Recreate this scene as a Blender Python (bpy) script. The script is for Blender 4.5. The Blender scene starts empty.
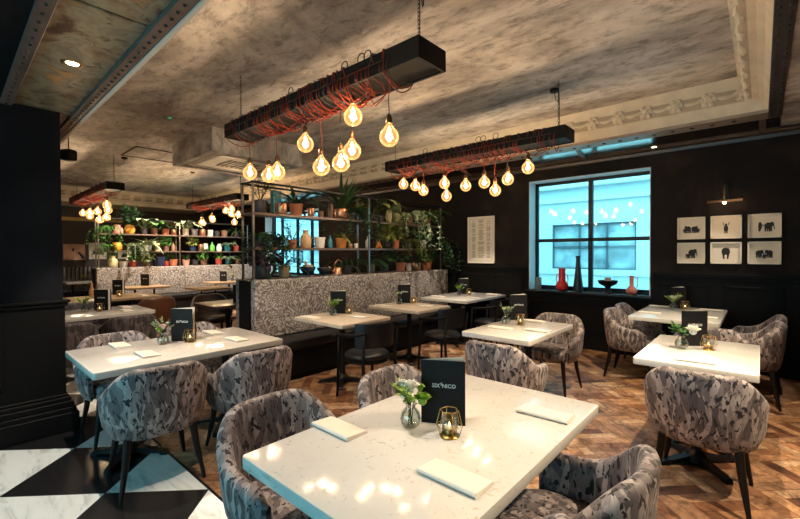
import bpy, bmesh, math, random
from mathutils import Vector, Matrix, noise
PI = math.pi
S = bpy.context.scene
COL = S.collection
R = math.radians
rnd = random.Random(7)

# ------------------------------------------------------------------ materials
MATS = {}
def new_mat(name):
    m = bpy.data.materials.new(name); m.use_nodes = True
    nt = m.node_tree; b = nt.nodes['Principled BSDF']
    MATS[name] = m
    return m, nt, b
def rgb(c): return (c[0], c[1], c[2], 1)
def mat(name, col, rough=.5, metal=0, emit=None, es=0, bump=0, bscale=60, var=0, vscale=8, spec=.5, coat=0):
    m, nt, b = new_mat(name)
    b.inputs['Base Color'].default_value = rgb(col)
    b.inputs['Roughness'].default_value = rough
    b.inputs['Metallic'].default_value = metal
    b.inputs['Specular IOR Level'].default_value = spec
    if coat: b.inputs['Coat Weight'].default_value = coat
    if emit:
        b.inputs['Emission Color'].default_value = rgb(emit); b.inputs['Emission Strength'].default_value = es
    N = nt.nodes; L = nt.links
    if bump or var:
        tc = N.new('ShaderNodeTexCoord')
    if var:
        n = N.new('ShaderNodeTexNoise'); n.inputs['Scale'].default_value = vscale; n.inputs['Detail'].default_value = 5
        L.new(tc.outputs['Object'], n.inputs['Vector'])
        r = N.new('ShaderNodeValToRGB')
        r.color_ramp.elements[0].position = .3; r.color_ramp.elements[1].position = .7
        r.color_ramp.elements[0].color = rgb([c*(1-var) for c in col]); r.color_ramp.elements[1].color = rgb([min(1, c*(1+var)) for c in col])
        L.new(n.outputs['Fac'], r.inputs['Fac']); L.new(r.outputs['Color'], b.inputs['Base Color'])
    if bump:
        n = N.new('ShaderNodeTexNoise'); n.inputs['Scale'].default_value = bscale; n.inputs['Detail'].default_value = 4
        L.new(tc.outputs['Object'], n.inputs['Vector'])
        bp = N.new('ShaderNodeBump'); bp.inputs['Strength'].default_value = bump; bp.inputs['Distance'].default_value = .01
        L.new(n.outputs['Fac'], bp.inputs['Height']); L.new(bp.outputs['Normal'], b.inputs['Normal'])
    return m

class NB:
    """small helper for node graphs"""
    def __init__(s, name):
        s.m, s.nt, s.b = new_mat(name); s.N = s.nt.nodes; s.L = s.nt.links
        s.tc = s.N.new('ShaderNodeTexCoord')
    def node(s, t, **k):
        n = s.N.new(t)
        for a, v in k.items():
            if a in ('ins',):
                for i, x in v.items():
                    if hasattr(x, 'is_output') or isinstance(x, bpy.types.NodeSocket): s.L.new(x, n.inputs[i])
                    else: n.inputs[i].default_value = x
            else: setattr(n, a, v)
        return n
    def mapping(s, scale=(1,1,1), rot=(0,0,0), loc=(0,0,0), src=None):
        n = s.N.new('ShaderNodeMapping'); n.inputs['Scale'].default_value = scale; n.inputs['Rotation'].default_value = rot; n.inputs['Location'].default_value = loc
        s.L.new(src or s.tc.outputs['Object'], n.inputs['Vector']); return n.outputs[0]
    def noise(s, vec, scale, detail=4, rough=.5, dist=0):
        n = s.N.new('ShaderNodeTexNoise'); n.inputs['Scale'].default_value = scale; n.inputs['Detail'].default_value = detail
        n.inputs['Roughness'].default_value = rough; n.inputs['Distortion'].default_value = dist
        s.L.new(vec, n.inputs['Vector']); return n
    def ramp(s, fac, stops, interp='LINEAR'):
        n = s.N.new('ShaderNodeValToRGB'); cr = n.color_ramp; cr.interpolation = interp
        while len(cr.elements) < len(stops): cr.elements.new(.5)
        for e, (p, c) in zip(cr.elements, stops):
            e.position = p; e.color = rgb(c) if len(c) == 3 else c
        s.L.new(fac, n.inputs['Fac']); return n.outputs['Color']
    def mix(s, fac, a, b, mode='MIX'):
        n = s.N.new('ShaderNodeMix'); n.data_type = 'RGBA'; n.blend_type = mode
        for sock, v in ((n.inputs[0], fac), (n.inputs[6], a), (n.inputs[7], b)):
            if isinstance(v, bpy.types.NodeSocket): s.L.new(v, sock)
            else: sock.default_value = v if not isinstance(v, tuple) else rgb(v)
        return n.outputs[2]
    def math(s, op, a, b=0, c=None):
        n = s.N.new('ShaderNodeMath'); n.operation = op
        for i, v in enumerate((a, b, c)):
            if v is None: continue
            if isinstance(v, bpy.types.NodeSocket): s.L.new(v, n.inputs[i])
            else: n.inputs[i].default_value = v
        return n.outputs[0]
    def out(s, col, rough=None, bump=None, bs=.3, bd=.01, metal=None):
        s.L.new(col, s.b.inputs['Base Color'])
        if rough is not None:
            if isinstance(rough, bpy.types.NodeSocket): s.L.new(rough, s.b.inputs['Roughness'])
            else: s.b.inputs['Roughness'].default_value = rough
        if metal is not None: s.b.inputs['Metallic'].default_value = metal
        if bump is not None:
            n = s.N.new('ShaderNodeBump'); n.inputs['Strength'].default_value = bs; n.inputs['Distance'].default_value = bd
            s.L.new(bump, n.inputs['Height']); s.L.new(n.outputs[0], s.b.inputs['Normal'])
        return s.m

def m_plaster_ceiling():
    g = NB('ceiling_plaster')
    v = g.mapping((.5, 1.0, 1))
    n1 = g.noise(v, 1.3, 10, .68, .5); n2 = g.noise(g.mapping((1.0, 2.0, 1), (0, 0, R(10))), 5, 10, .75, .35)
    c = g.ramp(n1.outputs[0], [(.36, (.27, .245, .235)), (.46, (.45, .415, .385)), (.54, (.64, .60, .56)), (.64, (.82, .78, .74))])
    c2 = g.ramp(n2.outputs[0], [(.38, (.42, .38, .36)), (.5, (.95, .93, .92)), (.7, (1.1, 1.08, 1.05))])
    c = g.mix(.8, c, c2, 'MULTIPLY')
    return g.out(c, .75, n2.outputs[0], .35, .02)
def m_bronze():
    g = NB('rusty_bronze_panel')
    v = g.mapping((1, 1, 1)); n1 = g.noise(v, 3.2, 8, .6, .6); n2 = g.noise(v, 11, 9, .72, 1.2)
    c = g.ramp(n1.outputs[0], [(.38, (.09, .045, .025)), (.45, (.28, .20, .12)), (.52, (.38, .32, .21)), (.58, (.24, .20, .14)), (.64, (.55, .28, .09))])
    d = g.ramp(n2.outputs[0], [(.37, (.16, .11, .08)), (.45, (1, 1, 1))])
    return g.out(g.mix(.85, c, d, 'MULTIPLY'), .38, n2.outputs[0], .25, metal=.35)
def m_herring():
    g = NB('reclaimed_parquet_floor')
    v = g.mapping((1, 1, 1), (0, 0, R(45)))
    sep = g.N.new('ShaderNodeSeparateXYZ'); g.L.new(v, sep.inputs[0])
    W = .085; K = 4      # block .085 x .34 herringbone
    a = g.math('DIVIDE', sep.outputs[0], W); b = g.math('DIVIDE', sep.outputs[1], W)
    ia = g.math('FLOOR', a); ib = g.math('FLOOR', b)
    t = g.math('FLOORED_MODULO', g.math('SUBTRACT', ia, ib), 2*K)     # 0..2K-1
    horiz = g.math('LESS_THAN', t, K-.5)
    # horizontal block: starts where t=0 -> block id (ia - t, ib); vertical: id (ia, ib - (2K-1-t))
    hx = g.math('SUBTRACT', ia, t); vy = g.math('SUBTRACT', ib, g.math('SUBTRACT', 2*K-1, t))
    inv = g.math('SUBTRACT', 1, horiz)
    idx = g.math('ADD', g.math('MULTIPLY', horiz, hx), g.math('MULTIPLY', inv, ia))
    idy = g.math('ADD', g.math('MULTIPLY', horiz, ib), g.math('MULTIPLY', inv, vy))
    cmb = g.N.new('ShaderNodeCombineXYZ'); g.L.new(idx, cmb.inputs[0]); g.L.new(idy, cmb.inputs[1]); g.L.new(horiz, cmb.inputs[2])
    wn = g.N.new('ShaderNodeTexWhiteNoise'); g.L.new(cmb.outputs[0], wn.inputs['Vector'])
    fa = g.math('FRACT', a); fb = g.math('FRACT', b)
    def edge(f): return g.math('MINIMUM', f, g.math('SUBTRACT', 1, f))
    across = g.math('ADD', g.math('MULTIPLY', horiz, edge(fb)), g.math('MULTIPLY', inv, edge(fa)))
    lenh = g.math('DIVIDE', g.math('SUBTRACT', a, hx), K); lenv = g.math('DIVIDE', g.math('SUBTRACT', b, vy), K)
    el = g.math('ADD', g.math('MULTIPLY', horiz, g.math('MULTIPLY', edge(lenh), K)), g.math('MULTIPLY', inv, g.math('MULTIPLY', edge(lenv), K)))
    e = g.math('MINIMUM', across, el)
    gap = g.ramp(e, [(.0, (.25, .2, .16)), (.06, (1, 1, 1))])
    base = g.ramp(wn.outputs['Value'], [(0, (.13, .055, .03)), (.25, (.27, .125, .06)), (.5, (.50, .28, .145)), (.75, (.34, .19, .11)), (1, (.66, .46, .28))])
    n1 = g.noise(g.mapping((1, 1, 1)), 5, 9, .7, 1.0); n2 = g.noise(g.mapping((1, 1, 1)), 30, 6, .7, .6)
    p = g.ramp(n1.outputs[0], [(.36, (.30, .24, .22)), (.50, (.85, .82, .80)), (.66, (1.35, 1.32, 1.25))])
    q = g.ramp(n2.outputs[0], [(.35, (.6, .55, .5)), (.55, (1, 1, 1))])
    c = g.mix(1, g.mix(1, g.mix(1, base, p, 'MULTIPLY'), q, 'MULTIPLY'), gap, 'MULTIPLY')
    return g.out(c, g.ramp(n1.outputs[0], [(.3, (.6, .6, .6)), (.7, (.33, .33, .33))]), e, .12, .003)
def m_checker():
    g = NB('marble_checker_floor')
    # vertices of the diamond lattice at (-3.51,.20): tile side .632
    s = .632; r2 = math.sqrt(2)
    sep = g.N.new('ShaderNodeSeparateXYZ'); g.L.new(g.tc.outputs['Object'], sep.inputs[0])
    p = g.math('DIVIDE', g.math('SUBTRACT', g.math('DIVIDE', g.math('ADD', sep.outputs[0], sep.outputs[1]), r2), (-3.51+.20)/r2), s)
    q = g.math('DIVIDE', g.math('SUBTRACT', g.math('DIVIDE', g.math('SUBTRACT', sep.outputs[0], sep.outputs[1]), r2), (-3.51-.20)/r2), s)
    par = g.math('FLOORED_MODULO', g.math('ADD', g.math('FLOOR', p), g.math('FLOOR', q)), 2)
    fp, fq = g.math('FRACT', p), g.math('FRACT', q)
    ed = g.math('MINIMUM', g.math('MINIMUM', fp, g.math('SUBTRACT', 1, fp)), g.math('MINIMUM', fq, g.math('SUBTRACT', 1, fq)))
    joint = g.math('LESS_THAN', ed, .004)
    n1 = g.noise(g.mapping((.6, 2.5, 1), (0, 0, R(12))), 3.5, 9, .62, 1.6); n2 = g.noise(g.mapping((1, 1, 1)), 26, 9, .8, .5)
    white = g.ramp(n1.outputs[0], [(.38, (.60, .60, .58)), (.47, (.80, .80, .77)), (.6, (.86, .85, .82))])
    black = g.ramp(n2.outputs[0], [(.5, (.012, .012, .013)), (.66, (.028, .027, .028)), (.74, (.12, .115, .11))])
    # the tile round (-3.51,.64) is dark
    c = g.mix(par, white, black)
    c = g.mix(joint, c, (.05, .045, .04))
    return g.out(c, .22), par
def m_stone(name, base, warm, rough=.14):
    g = NB(name)
    v = g.mapping((1, 1, 1)); n1 = g.noise(v, 26, 10, .72, 1.2); n2 = g.noise(v, 4, 6, .6, .4)
    c = g.ramp(n2.outputs[0], [(.35, tuple(x*.93 for x in base)), (.65, base)])
    f = g.ramp(n1.outputs[0], [(.36, warm), (.42, (1, 1, 1))])
    g.b.inputs['Specular IOR Level'].default_value = .22
    return g.out(g.mix(1, c, f, 'MULTIPLY'), rough)
def m_feather(name, tint=(1, 1, 1), seed=0):
    g = NB(name)
    v = g.mapping((1, 1, 1), loc=(seed, seed*2, 0))
    nn = g.noise(v, 5, 3, .5); 
    mix = g.N.new('ShaderNodeMix'); mix.data_type = 'VECTOR'; mix.inputs[0].default_value = .07
    g.L.new(v, mix.inputs[4]); g.L.new(nn.outputs['Color'], mix.inputs[5])
    mp = g.mapping((42, 42, 10.5), src=mix.outputs[1])
    vo = g.N.new('ShaderNodeTexVoronoi'); vo.inputs['Scale'].default_value = 1; vo.inputs['Randomness'].default_value = .9
    g.L.new(mp, vo.inputs['Vector'])
    sep = g.N.new('ShaderNodeSeparateColor'); g.L.new(vo.outputs['Color'], sep.inputs[0])
    base = g.ramp(sep.outputs[0], [(0, tuple(a*b for a, b in zip((.085, .068, .072), tint))), (.35, tuple(a*b for a, b in zip((.140, .112, .114), tint))), (.65, tuple(a*b for a, b in zip((.25, .207, .203), tint))), (1, tuple(a*b for a, b in zip((.43, .365, .345), tint)))])
    st = g.noise(g.mapping((70, 70, 4), src=mix.outputs[1]), 1, 3, .6); 
    sr = g.ramp(st.outputs[0], [(.3, (.72, .7, .7)), (.7, (1.12, 1.12, 1.12))])
    fl = g.noise(g.mapping((52, 52, 27), (.25, .3, .1), src=mix.outputs[1]), 1, 2, .5, .3)
    fm = g.ramp(fl.outputs[0], [(.40, (0, 0, 0)), (.42, (1, 1, 1))])
    c = g.mix(1, base, sr, 'MULTIPLY')
    c = g.mix(fm, (.012, .010, .014), c)
    g.b.inputs['Sheen Weight'].default_value = .12; g.b.inputs['Sheen Roughness'].default_value = .4
    return g.out(c, .62, st.outputs[0], .15)
def m_paisley():
    g = NB('paisley_upholstery')
    v = g.mapping((1, 1, 1))
    n = g.noise(v, 2.4, 2, .4); mix = g.N.new('ShaderNodeMix'); mix.data_type = 'VECTOR'; mix.inputs[0].default_value = .35
    g.L.new(v, mix.inputs[4]); g.L.new(n.outputs['Color'], mix.inputs[5])
    vo = g.N.new('ShaderNodeTexVoronoi'); vo.inputs['Scale'].default_value = 4.2; g.L.new(mix.outputs[1], vo.inputs['Vector'])
    rings = g.math('SINE', g.math('MULTIPLY', vo.outputs['Distance'], 60))
    v2 = g.N.new('ShaderNodeTexVoronoi'); v2.inputs['Scale'].default_value = 34; v2.feature = 'DISTANCE_TO_EDGE'; g.L.new(mix.outputs[1], v2.inputs['Vector'])
    n3 = g.noise(mix.outputs[1], 60, 3, .6, 2.5)
    f = g.math('ADD', g.math('MULTIPLY', rings, .07), g.math('ADD', g.math('MULTIPLY', v2.outputs['Distance'], 1.2), n3.outputs[0]))
    c = g.ramp(f, [(.45, (.06, .048, .045)), (.62, (.19, .16, .145)), (.80, (.42, .38, .35))])
    return g.out(c, .6, f, .15)
def m_dark_wall():
    g = NB('dark_plaster_wall')
    n1 = g.noise(g.mapping((1, 1, 1)), 1.6, 8, .65, .5); n2 = g.noise(g.mapping((1, 1, 1)), 14, 6, .7)
    c = g.ramp(n1.outputs[0], [(.3, (.006, .005, .005)), (.55, (.014, .010, .009)), (.72, (.032, .020, .015))])
    g.b.inputs['Specular IOR Level'].default_value = .1
    return g.out(c, .6, n2.outputs[0], .2)
def m_wood(name, a, b, rough=.4, ax=(2, 14, 14)):
    g = NB(name)
    n = g.noise(g.mapping(ax), 2.4, 6, .6, .6)
    return g.out(g.ramp(n.outputs[0], [(.3, a), (.7, b)]), rough, n.outputs[0], .08)
def glass(name, tint=(1, 1, 1), gl=.12, rough=.02):
    m = bpy.data.materials.new(name); m.use_nodes = True; nt = m.node_tree; nt.nodes.clear(); MATS[name] = m
    o = nt.nodes.new('ShaderNodeOutputMaterial'); t = nt.nodes.new('ShaderNodeBsdfTransparent'); t.inputs[0].default_value = rgb(tint)
    g = nt.nodes.new('ShaderNodeBsdfGlossy'); g.inputs['Roughness'].default_value = rough
    fr = nt.nodes.new('ShaderNodeLayerWeight'); fr.inputs[0].default_value = .25
    mr = nt.nodes.new('ShaderNodeMapRange'); mr.inputs[3].default_value = gl*.4; mr.inputs[4].default_value = min(1, gl*4)
    nt.links.new(fr.outputs['Fresnel'], mr.inputs[0])
    mx = nt.nodes.new('ShaderNodeMixShader'); nt.links.new(mr.outputs[0], mx.inputs[0]); nt.links.new(t.outputs[0], mx.inputs[1]); nt.links.new(g.outputs[0], mx.inputs[2]); nt.links.new(mx.outputs[0], o.inputs[0])
    return m

def bulb_glass():
    m = glass('bulb_glass', (1, .88, .66), .14); nt = m.node_tree; N = nt.nodes
    o = [n for n in N if n.type == 'OUTPUT_MATERIAL'][0]; mx = [n for n in N if n.type == 'MIX_SHADER'][0]
    e = N.new('ShaderNodeEmission'); e.inputs[0].default_value = (1, .50, .17, 1)
    lw = N.new('ShaderNodeLayerWeight'); lw.inputs[0].default_value = .5
    mr = N.new('ShaderNodeMapRange'); mr.inputs[3].default_value = .32; mr.inputs[4].default_value = .8; nt.links.new(lw.outputs['Facing'], mr.inputs[0]); nt.links.new(mr.outputs[0], e.inputs[1])
    a = N.new('ShaderNodeAddShader'); nt.links.new(mx.outputs[0], a.inputs[0]); nt.links.new(e.outputs[0], a.inputs[1]); nt.links.new(a.outputs[0], o.inputs[0])
    return m
CEIL = m_plaster_ceiling(); BRONZE = m_bronze(); PARQ = m_herring(); CHECK, _ = m_checker()
STONE = m_stone('white_quartz', (.66, .635, .60), (.72, .66, .56), .11)
OAKTOP = m_stone('beige_tabletop', (.60, .50, .40), (.7, .6, .48), .3)
FEATH = m_feather('feather_velvet'); PAIS = m_paisley(); DWALL = m_dark_wall()
WOODD = mat('espresso_wood', (.009, .006, .005), .45, spec=.2)
BLACK = mat('matte_black', (.006, .006, .007), .55, spec=.15); BLACKM = mat('black_metal', (.010, .010, .011), .42, .3, spec=.3)
BEAMM = mat('black_beam', (.0045, .004, .0038), .6, bump=.3, bscale=12, spec=.2)
PANEL = mat('black_panelling', (.006, .0055, .0055), .5, spec=.08)
CREAM = mat('cream_plaster', (.70, .60, .46), .7, var=.10, vscale=6, bump=.12, bscale=30)
STEEL = mat('painted_steel_flange', (.17, .12, .10), .42, .4, var=.3, vscale=5)
RIVET = mat('dark_rivet', (.03, .022, .02), .4, .5)
WHITEL = mat('pale_edge_paint', (.62, .55, .47), .6)
REDC = mat('red_fabric_cable', (.20, .028, .014), .7, spec=.15); BLKC = mat('black_cable', (.02, .015, .015), .6)
BRASS = mat('brass', (.62, .38, .12), .28, 1); COPPER = mat('copper', (.72, .34, .20), .32, .9)
BGLASS = bulb_glass(); CGLASS = glass('clear_glass', (.97, .98, .97), .14); WGLASS = glass('window_glass', (.93, .98, 1), .05)
FIL = mat('glowing_filament', (1, .6, .25), .5, emit=(1, .68, .32), es=32)
CANDLE = mat('candle_wax', (.85, .74, .6), .5, emit=(1, .6, .25), es=.6)
FLAME = mat('candle_flame', (1, .7, .3), .5, emit=(1, .6, .2), es=25)
LINEN = mat('white_linen', (.80, .73, .64), .8, bump=.25, bscale=220)
WHITEP = mat('white_petal', (.86, .84, .76), .6, var=.06, vscale=30); PINKP = mat('blush_petal', (.80, .60, .55), .6)
GREENB = mat('lime_leaf', (.26, .42, .05), .5, var=.3, vscale=30); GREEN = mat('green_leaf', (.06, .17, .03), .45, var=.4, vscale=14)
GREEND = mat('dark_green_leaf', (.020, .055, .018), .4, var=.4, vscale=10); GREENP = mat('pale_green_leaf', (.32, .40, .24), .5, var=.3, vscale=20)
GREENO = mat('olive_leaf', (.16, .19, .04), .5, var=.4, vscale=20); PURPL = mat('purple_leaf', (.06, .03, .06), .45)
SAGE = mat('sage_leaf', (.20, .28, .17), .55, var=.3, vscale=20)
STEMM = mat('stem', (.05, .07, .03), .6); SOIL = mat('soil', (.02, .013, .01), .9)
OAK = m_wood('honey_wood', (.25, .12, .05), (.45, .25, .12)); DKWOOD = m_wood('dark_wood', (.035, .02, .014), (.08, .045, .03), .3)
POSTM = mat('steel_post', (.32, .30, .29), .3, .9)
SHELFM = mat('shelf_board', (.16, .11, .09), .35, .3)
FRAMEW = mat('white_frame', (.78, .70, .58), .5); PAPER = mat('cream_paper', (.74, .66, .54), .8); INK = mat('black_ink', (.012, .01, .01), .7)
LETTER = mat('white_lettering', (.8, .8, .78), .6); LEATHER = mat('black_leather', (.010, .010, .012), .35, spec=.3)
def pot_mat(n, c, r=.45, m=0): return mat(n, c, r, m, var=.15, vscale=12)
POTS = dict(terracotta=pot_mat('terracotta', (.45, .15, .07), .7), copper=COPPER, white=pot_mat('white_ceramic', (.66, .62, .56), .35),
            grey=pot_mat('grey_ceramic', (.11, .10, .10)), dark=pot_mat('charcoal_ceramic', (.035, .032, .035)), tan=pot_mat('tan_ceramic', (.50, .32, .17)),
            orange=pot_mat('orange_glaze', (.60, .20, .03)), red=pot_mat('red_glaze', (.42, .06, .035)), navy=pot_mat('navy_glaze', (.02, .03, .07), .25),
            amber=pot_mat('amber_glaze', (.65, .33, .04), .3), cream=pot_mat('cream_glaze', (.62, .54, .30), .4), teal=pot_mat('teal_glaze', (.03, .20, .24), .25),
            olive=pot_mat('olive_glaze', (.17, .18, .08), .5), pink=pot_mat('pink_glaze', (.62, .30, .24), .4), brown=pot_mat('brown_clay', (.20, .10, .06), .6),
            green=pot_mat('green_glass_glaze', (.08, .32, .05), .2))

# ------------------------------------------------------------------ mesh helpers
def nbm(): return bmesh.new()
def fin(name, bm, m, parent=None, smooth=None, kind=None, loc=None, rotz=0):
    me = bpy.data.meshes.new(name)
    if smooth is not None:
        for f in bm.faces: f.smooth = True
    bm.normal_update(); bm.to_mesh(me); bm.free()
    ms = m if isinstance(m, (list, tuple)) else [m]
    for x in ms: me.materials.append(x)
    if smooth is not None and smooth < 180: me.set_sharp_from_angle(angle=R(smooth))
    o = bpy.data.objects.new(name, me); COL.objects.link(o)
    if parent: o.parent = parent
    if kind: o['kind'] = kind
    if loc: o.location = loc
    o.rotation_euler.z = rotz
    return o
def box(bm, x0, x1, y0, y1, z0, z1, bev=0, seg=2, mi=0):
    r = bmesh.ops.create_cube(bm, size=1)
    vs = r['verts']
    for v in vs:
        v.co = Vector(((x0+x1)/2+v.co.x*(x1-x0), (y0+y1)/2+v.co.y*(y1-y0), (z0+z1)/2+v.co.z*(z1-z0)))
    fs = {f for v in vs for f in v.link_faces}
    for f in fs: f.material_index = mi
    if bev:
        es = {e for v in vs for e in v.link_edges}
        bmesh.ops.bevel(bm, geom=list(es), offset=bev, segments=seg, profile=.5, affect='EDGES', material=mi)
def frame_of(d):
    d = d.normalized(); a = Vector((0, 0, 1)) if abs(d.z) < .95 else Vector((1, 0, 0))
    x = d.cross(a).normalized(); return x, d.cross(x).normalized()
def tube(bm, pts, rad, n=6, cap=True, closed=False, mi=0):
    pts = [Vector(p) for p in pts]; rings = []; N = len(pts)
    px = None
    for i, p in enumerate(pts):
        if closed: d = pts[(i+1) % N]-pts[i-1]
        else: d = pts[min(i+1, N-1)]-pts[max(i-1, 0)]
        if d.length < 1e-9: d = Vector((0, 0, 1))
        d.normalize()
        if px is None: x, y = frame_of(d)
        else:
            x = (px-d*px.dot(d))
            x = x.normalized() if x.length > 1e-6 else frame_of(d)[0]
            y = d.cross(x)
        px = x; r = rad[i] if isinstance(rad, (list, tuple)) else rad
        rings.append([bm.verts.new(p+(x*math.cos(2*PI*k/n)+y*math.sin(2*PI*k/n))*r) for k in range(n)])
    M = N if closed else N-1
    for i in range(M):
        a, b = rings[i], rings[(i+1) % N]
        for k in range(n):
            f = bm.faces.new((a[k], a[(k+1) % n], b[(k+1) % n], b[k])); f.material_index = mi; f.smooth = True
    if cap and not closed:
        for rr, fl in ((rings[0], True), (rings[-1], False)):
            f = bm.faces.new(rr[::-1] if fl else rr); f.material_index = mi
def lathe(bm, prof, c=(0, 0, 0), n=20, sx=1, sy=1, mi=0):
    rings = []
    for r, z in prof:
        if r < 1e-5: rings.append([bm.verts.new((c[0], c[1], c[2]+z))])
        else: rings.append([bm.verts.new((c[0]+math.cos(2*PI*k/n)*r*sx, c[1]+math.sin(2*PI*k/n)*r*sy, c[2]+z)) for k in range(n)])
    for a, b in zip(rings, rings[1:]):
        for k in range(n):
            k2 = (k+1) % n
            if len(a) == 1 and len(b) == 1: continue
            if len(a) == 1: q = (a[0], b[k2], b[k])
            elif len(b) == 1: q = (a[k], a[k2], b[0])
            else: q = (a[k], a[k2], b[k2], b[k])
            f = bm.faces.new(q); f.smooth = True; f.material_index = mi
def prism(bm, pts, axis, a0, a1, mi=0):
    """closed outline pts (2D) extruded along axis"""
    def P(p, a):
        return {'x': (a, p[0], p[1]), 'y': (p[0], a, p[1]), 'z': (p[0], p[1], a)}[axis]
    A = [bm.verts.new(P(p, a0)) for p in pts]; B = [bm.verts.new(P(p, a1)) for p in pts]
    n = len(pts)
    for i in range(n):
        f = bm.faces.new((A[i], A[(i+1) % n], B[(i+1) % n], B[i])); f.material_index = mi
    for q in (A[::-1], B):
        f = bm.faces.new(q); f.material_index = mi
def recalc(bm): bmesh.ops.recalc_face_normals(bm, faces=bm.faces[:])
def thing(name, label, cat, loc=(0, 0, 0), rotz=0, group=None):
    o = bpy.data.objects.new(name, None); COL.objects.link(o); o.empty_display_size = .1
    o.location = loc; o.rotation_euler = (0, 0, rotz); o['label'] = label; o['category'] = cat
    if group: o['group'] = group
    return o
def tag(o, label, cat, group=None):
    o['label'] = label; o['category'] = cat
    if group: o['group'] = group
    return o
def dup(root, loc, rotz=0, label=None, group=None, scale=None):
    r = root.copy(); COL.objects.link(r); r.location = loc; r.rotation_euler = (0, 0, rotz)
    if scale: r.scale = scale
    if label: r['label'] = label
    if group: r['group'] = group
    for ch in list(root.children):
        c = ch.copy(); COL.objects.link(c); c.parent = r
        for g in list(ch.children):
            d = g.copy(); COL.objects.link(d); d.parent = c
    return r
class Proto:
    """first use moves the original, later uses copy it"""
    def __init__(s, o): s.o = o; s.used = False
    def put(s, loc, rotz, label, group=None, scale=None):
        if not s.used:
            s.used = True; o = s.o; o.location = loc; o.rotation_euler = (0, 0, rotz); o['label'] = label
            if group: o['group'] = group
            if scale: o.scale = scale
            return o
        return dup(s.o, loc, rotz, label, group, scale)
def text_bm(bm, s, size, origin, xdir, ydir, mi=0, align='CENTER', off=.0005):
    cu = bpy.data.curves.new('t', 'FONT'); cu.body = s; cu.size = size; cu.align_x = align; cu.extrude = .0002/size*size; cu.resolution_u = 2; cu.offset = size*.018
    ob = bpy.data.objects.new('t', cu); COL.objects.link(ob)
    dg = bpy.context.evaluated_depsgraph_get(); me = bpy.data.meshes.new_from_object(ob.evaluated_get(dg))
    xd, yd = Vector(xdir), Vector(ydir); nrm = xd.cross(yd); vs = [bm.verts.new(Vector(origin)+xd*v.co.x+yd*v.co.y+nrm*(v.co.z+off)) for v in me.vertices]
    for p in me.polygons:
        try:
            f = bm.faces.new([vs[i] for i in p.vertices]); f.material_index = mi
        except ValueError: pass
    bpy.data.objects.remove(ob); bpy.data.curves.remove(cu); bpy.data.meshes.remove(me)

# ------------------------------------------------------------------ room shell
WY = 6.60; XR = 2.4; XL = -15.5; YB = -2.6
ZC = 3.35; ZF = 2.95
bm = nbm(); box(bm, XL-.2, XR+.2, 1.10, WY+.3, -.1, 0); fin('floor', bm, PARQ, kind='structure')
bm = nbm(); box(bm, XL-.2, XR+.2, YB-.2, 1.10, -.1, 0); fin('floor', bm, CHECK, kind='structure')
bm = nbm(); box(bm, XL-.2, XR+.2, 1.092, 1.108, -.05, .003); fin('trim_1', bm, BLACKM, kind='structure')
# ceiling: recessed plaster field, walls of the recess are the cove
bm = nbm(); box(bm, -14.4, 0.05, .70, 5.95, ZC, ZC+.1); fin('ceiling', bm, CEIL, kind='structure')
bm = nbm(); box(bm, .15, XR, YB, WY, ZF+.02, ZF+.12); fin('ceiling', bm, CEIL, kind='structure')
# window-side soffit
bm = nbm(); prism(bm, [(5.95, ZF+.08), (6.38, ZF-.02), (WY, ZF-.02), (WY, ZF+.12), (5.95, ZF+.12)], 'x', XL, .152); recalc(bm)
fin('ceiling', bm, mat('glossy_soffit', (.55, .50, .45), .16, 1, var=.15, vscale=3), kind='structure')
bm = nbm(); box(bm, XL, -14.1, .85, 5.95, ZF, ZF+.1); fin('ceiling', bm, CREAM, kind='structure')
# bronze-panelled soffit on the near side
bm = nbm()
for x in [-8.6, -6.55, -4.5, -2.45, -.4, 1.65]:
    box(bm, x+.01, x+2.04, .37, .745, 2.712, 2.80, .004, 1)
fin('ceiling', bm, BRONZE, kind='structure')
bm = nbm(); box(bm, XL, XR, YB, .30, 2.70, 2.9); fin('ceiling', bm, BLACK, kind='structure')
def flange(name, a0, a1, b0, b1, z0, z1, axis, m=STEEL, step=.13, rows=1, rr=.012, edge=None):
    bm = nbm()
    if axis == 'x': box(bm, a0, a1, b0, b1, z0, z1, .003, 1)
    else: box(bm, b0, b1, a0, a1, z0, z1, .003, 1)
    n = int((a1-a0)/step)
    for i in range(n):
        for k in range(rows):
            a = a0+step*(i+.5); b = b0+(b1-b0)*(k+.5)/rows
            c = (a, b, z0) if axis == 'x' else (b, a, z0)
            lathe(bm, [(0, -.010), (rr*.6, -.009), (rr, -.002), (rr, .002)], c, 8, mi=1)
    fin(name, bm, [m, RIVET], kind='structure')
flange('trim_2', -14, XR, .742, .815, 2.685, 2.72, 'x', step=.085, rr=.011)
flange('trim_3', -6, XR, .300, .372, 2.685, 2.72, 'x', step=.11, rr=.010)
bm = nbm(); box(bm, -14, XR, .815, .845, 2.68, 2.76, .003, 1); box(bm, -14, XR, .8155, .845, 2.76, ZC); fin('trim_4', bm, WHITEL, kind='structure')
bm = nbm(); box(bm, XL, XR, .3, .742, 2.81, 2.9); fin('ceiling', bm, BLACK, kind='structure')
flange('trim_5', .845, 5.97, .045, .150, ZF-.01, ZF+.04, 'y', mat('grey_steel', (.075, .065, .07), .4, .5), step=.10, rows=2, rr=.011)
flange('trim_6', -14.2, .045, 5.695, 5.965, ZF-.01, ZF+.04, 'x', mat('pale_steel_flange', (.36, .28, .22), .4, .3, var=.2, vscale=5), step=.19, rr=.026)
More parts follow.
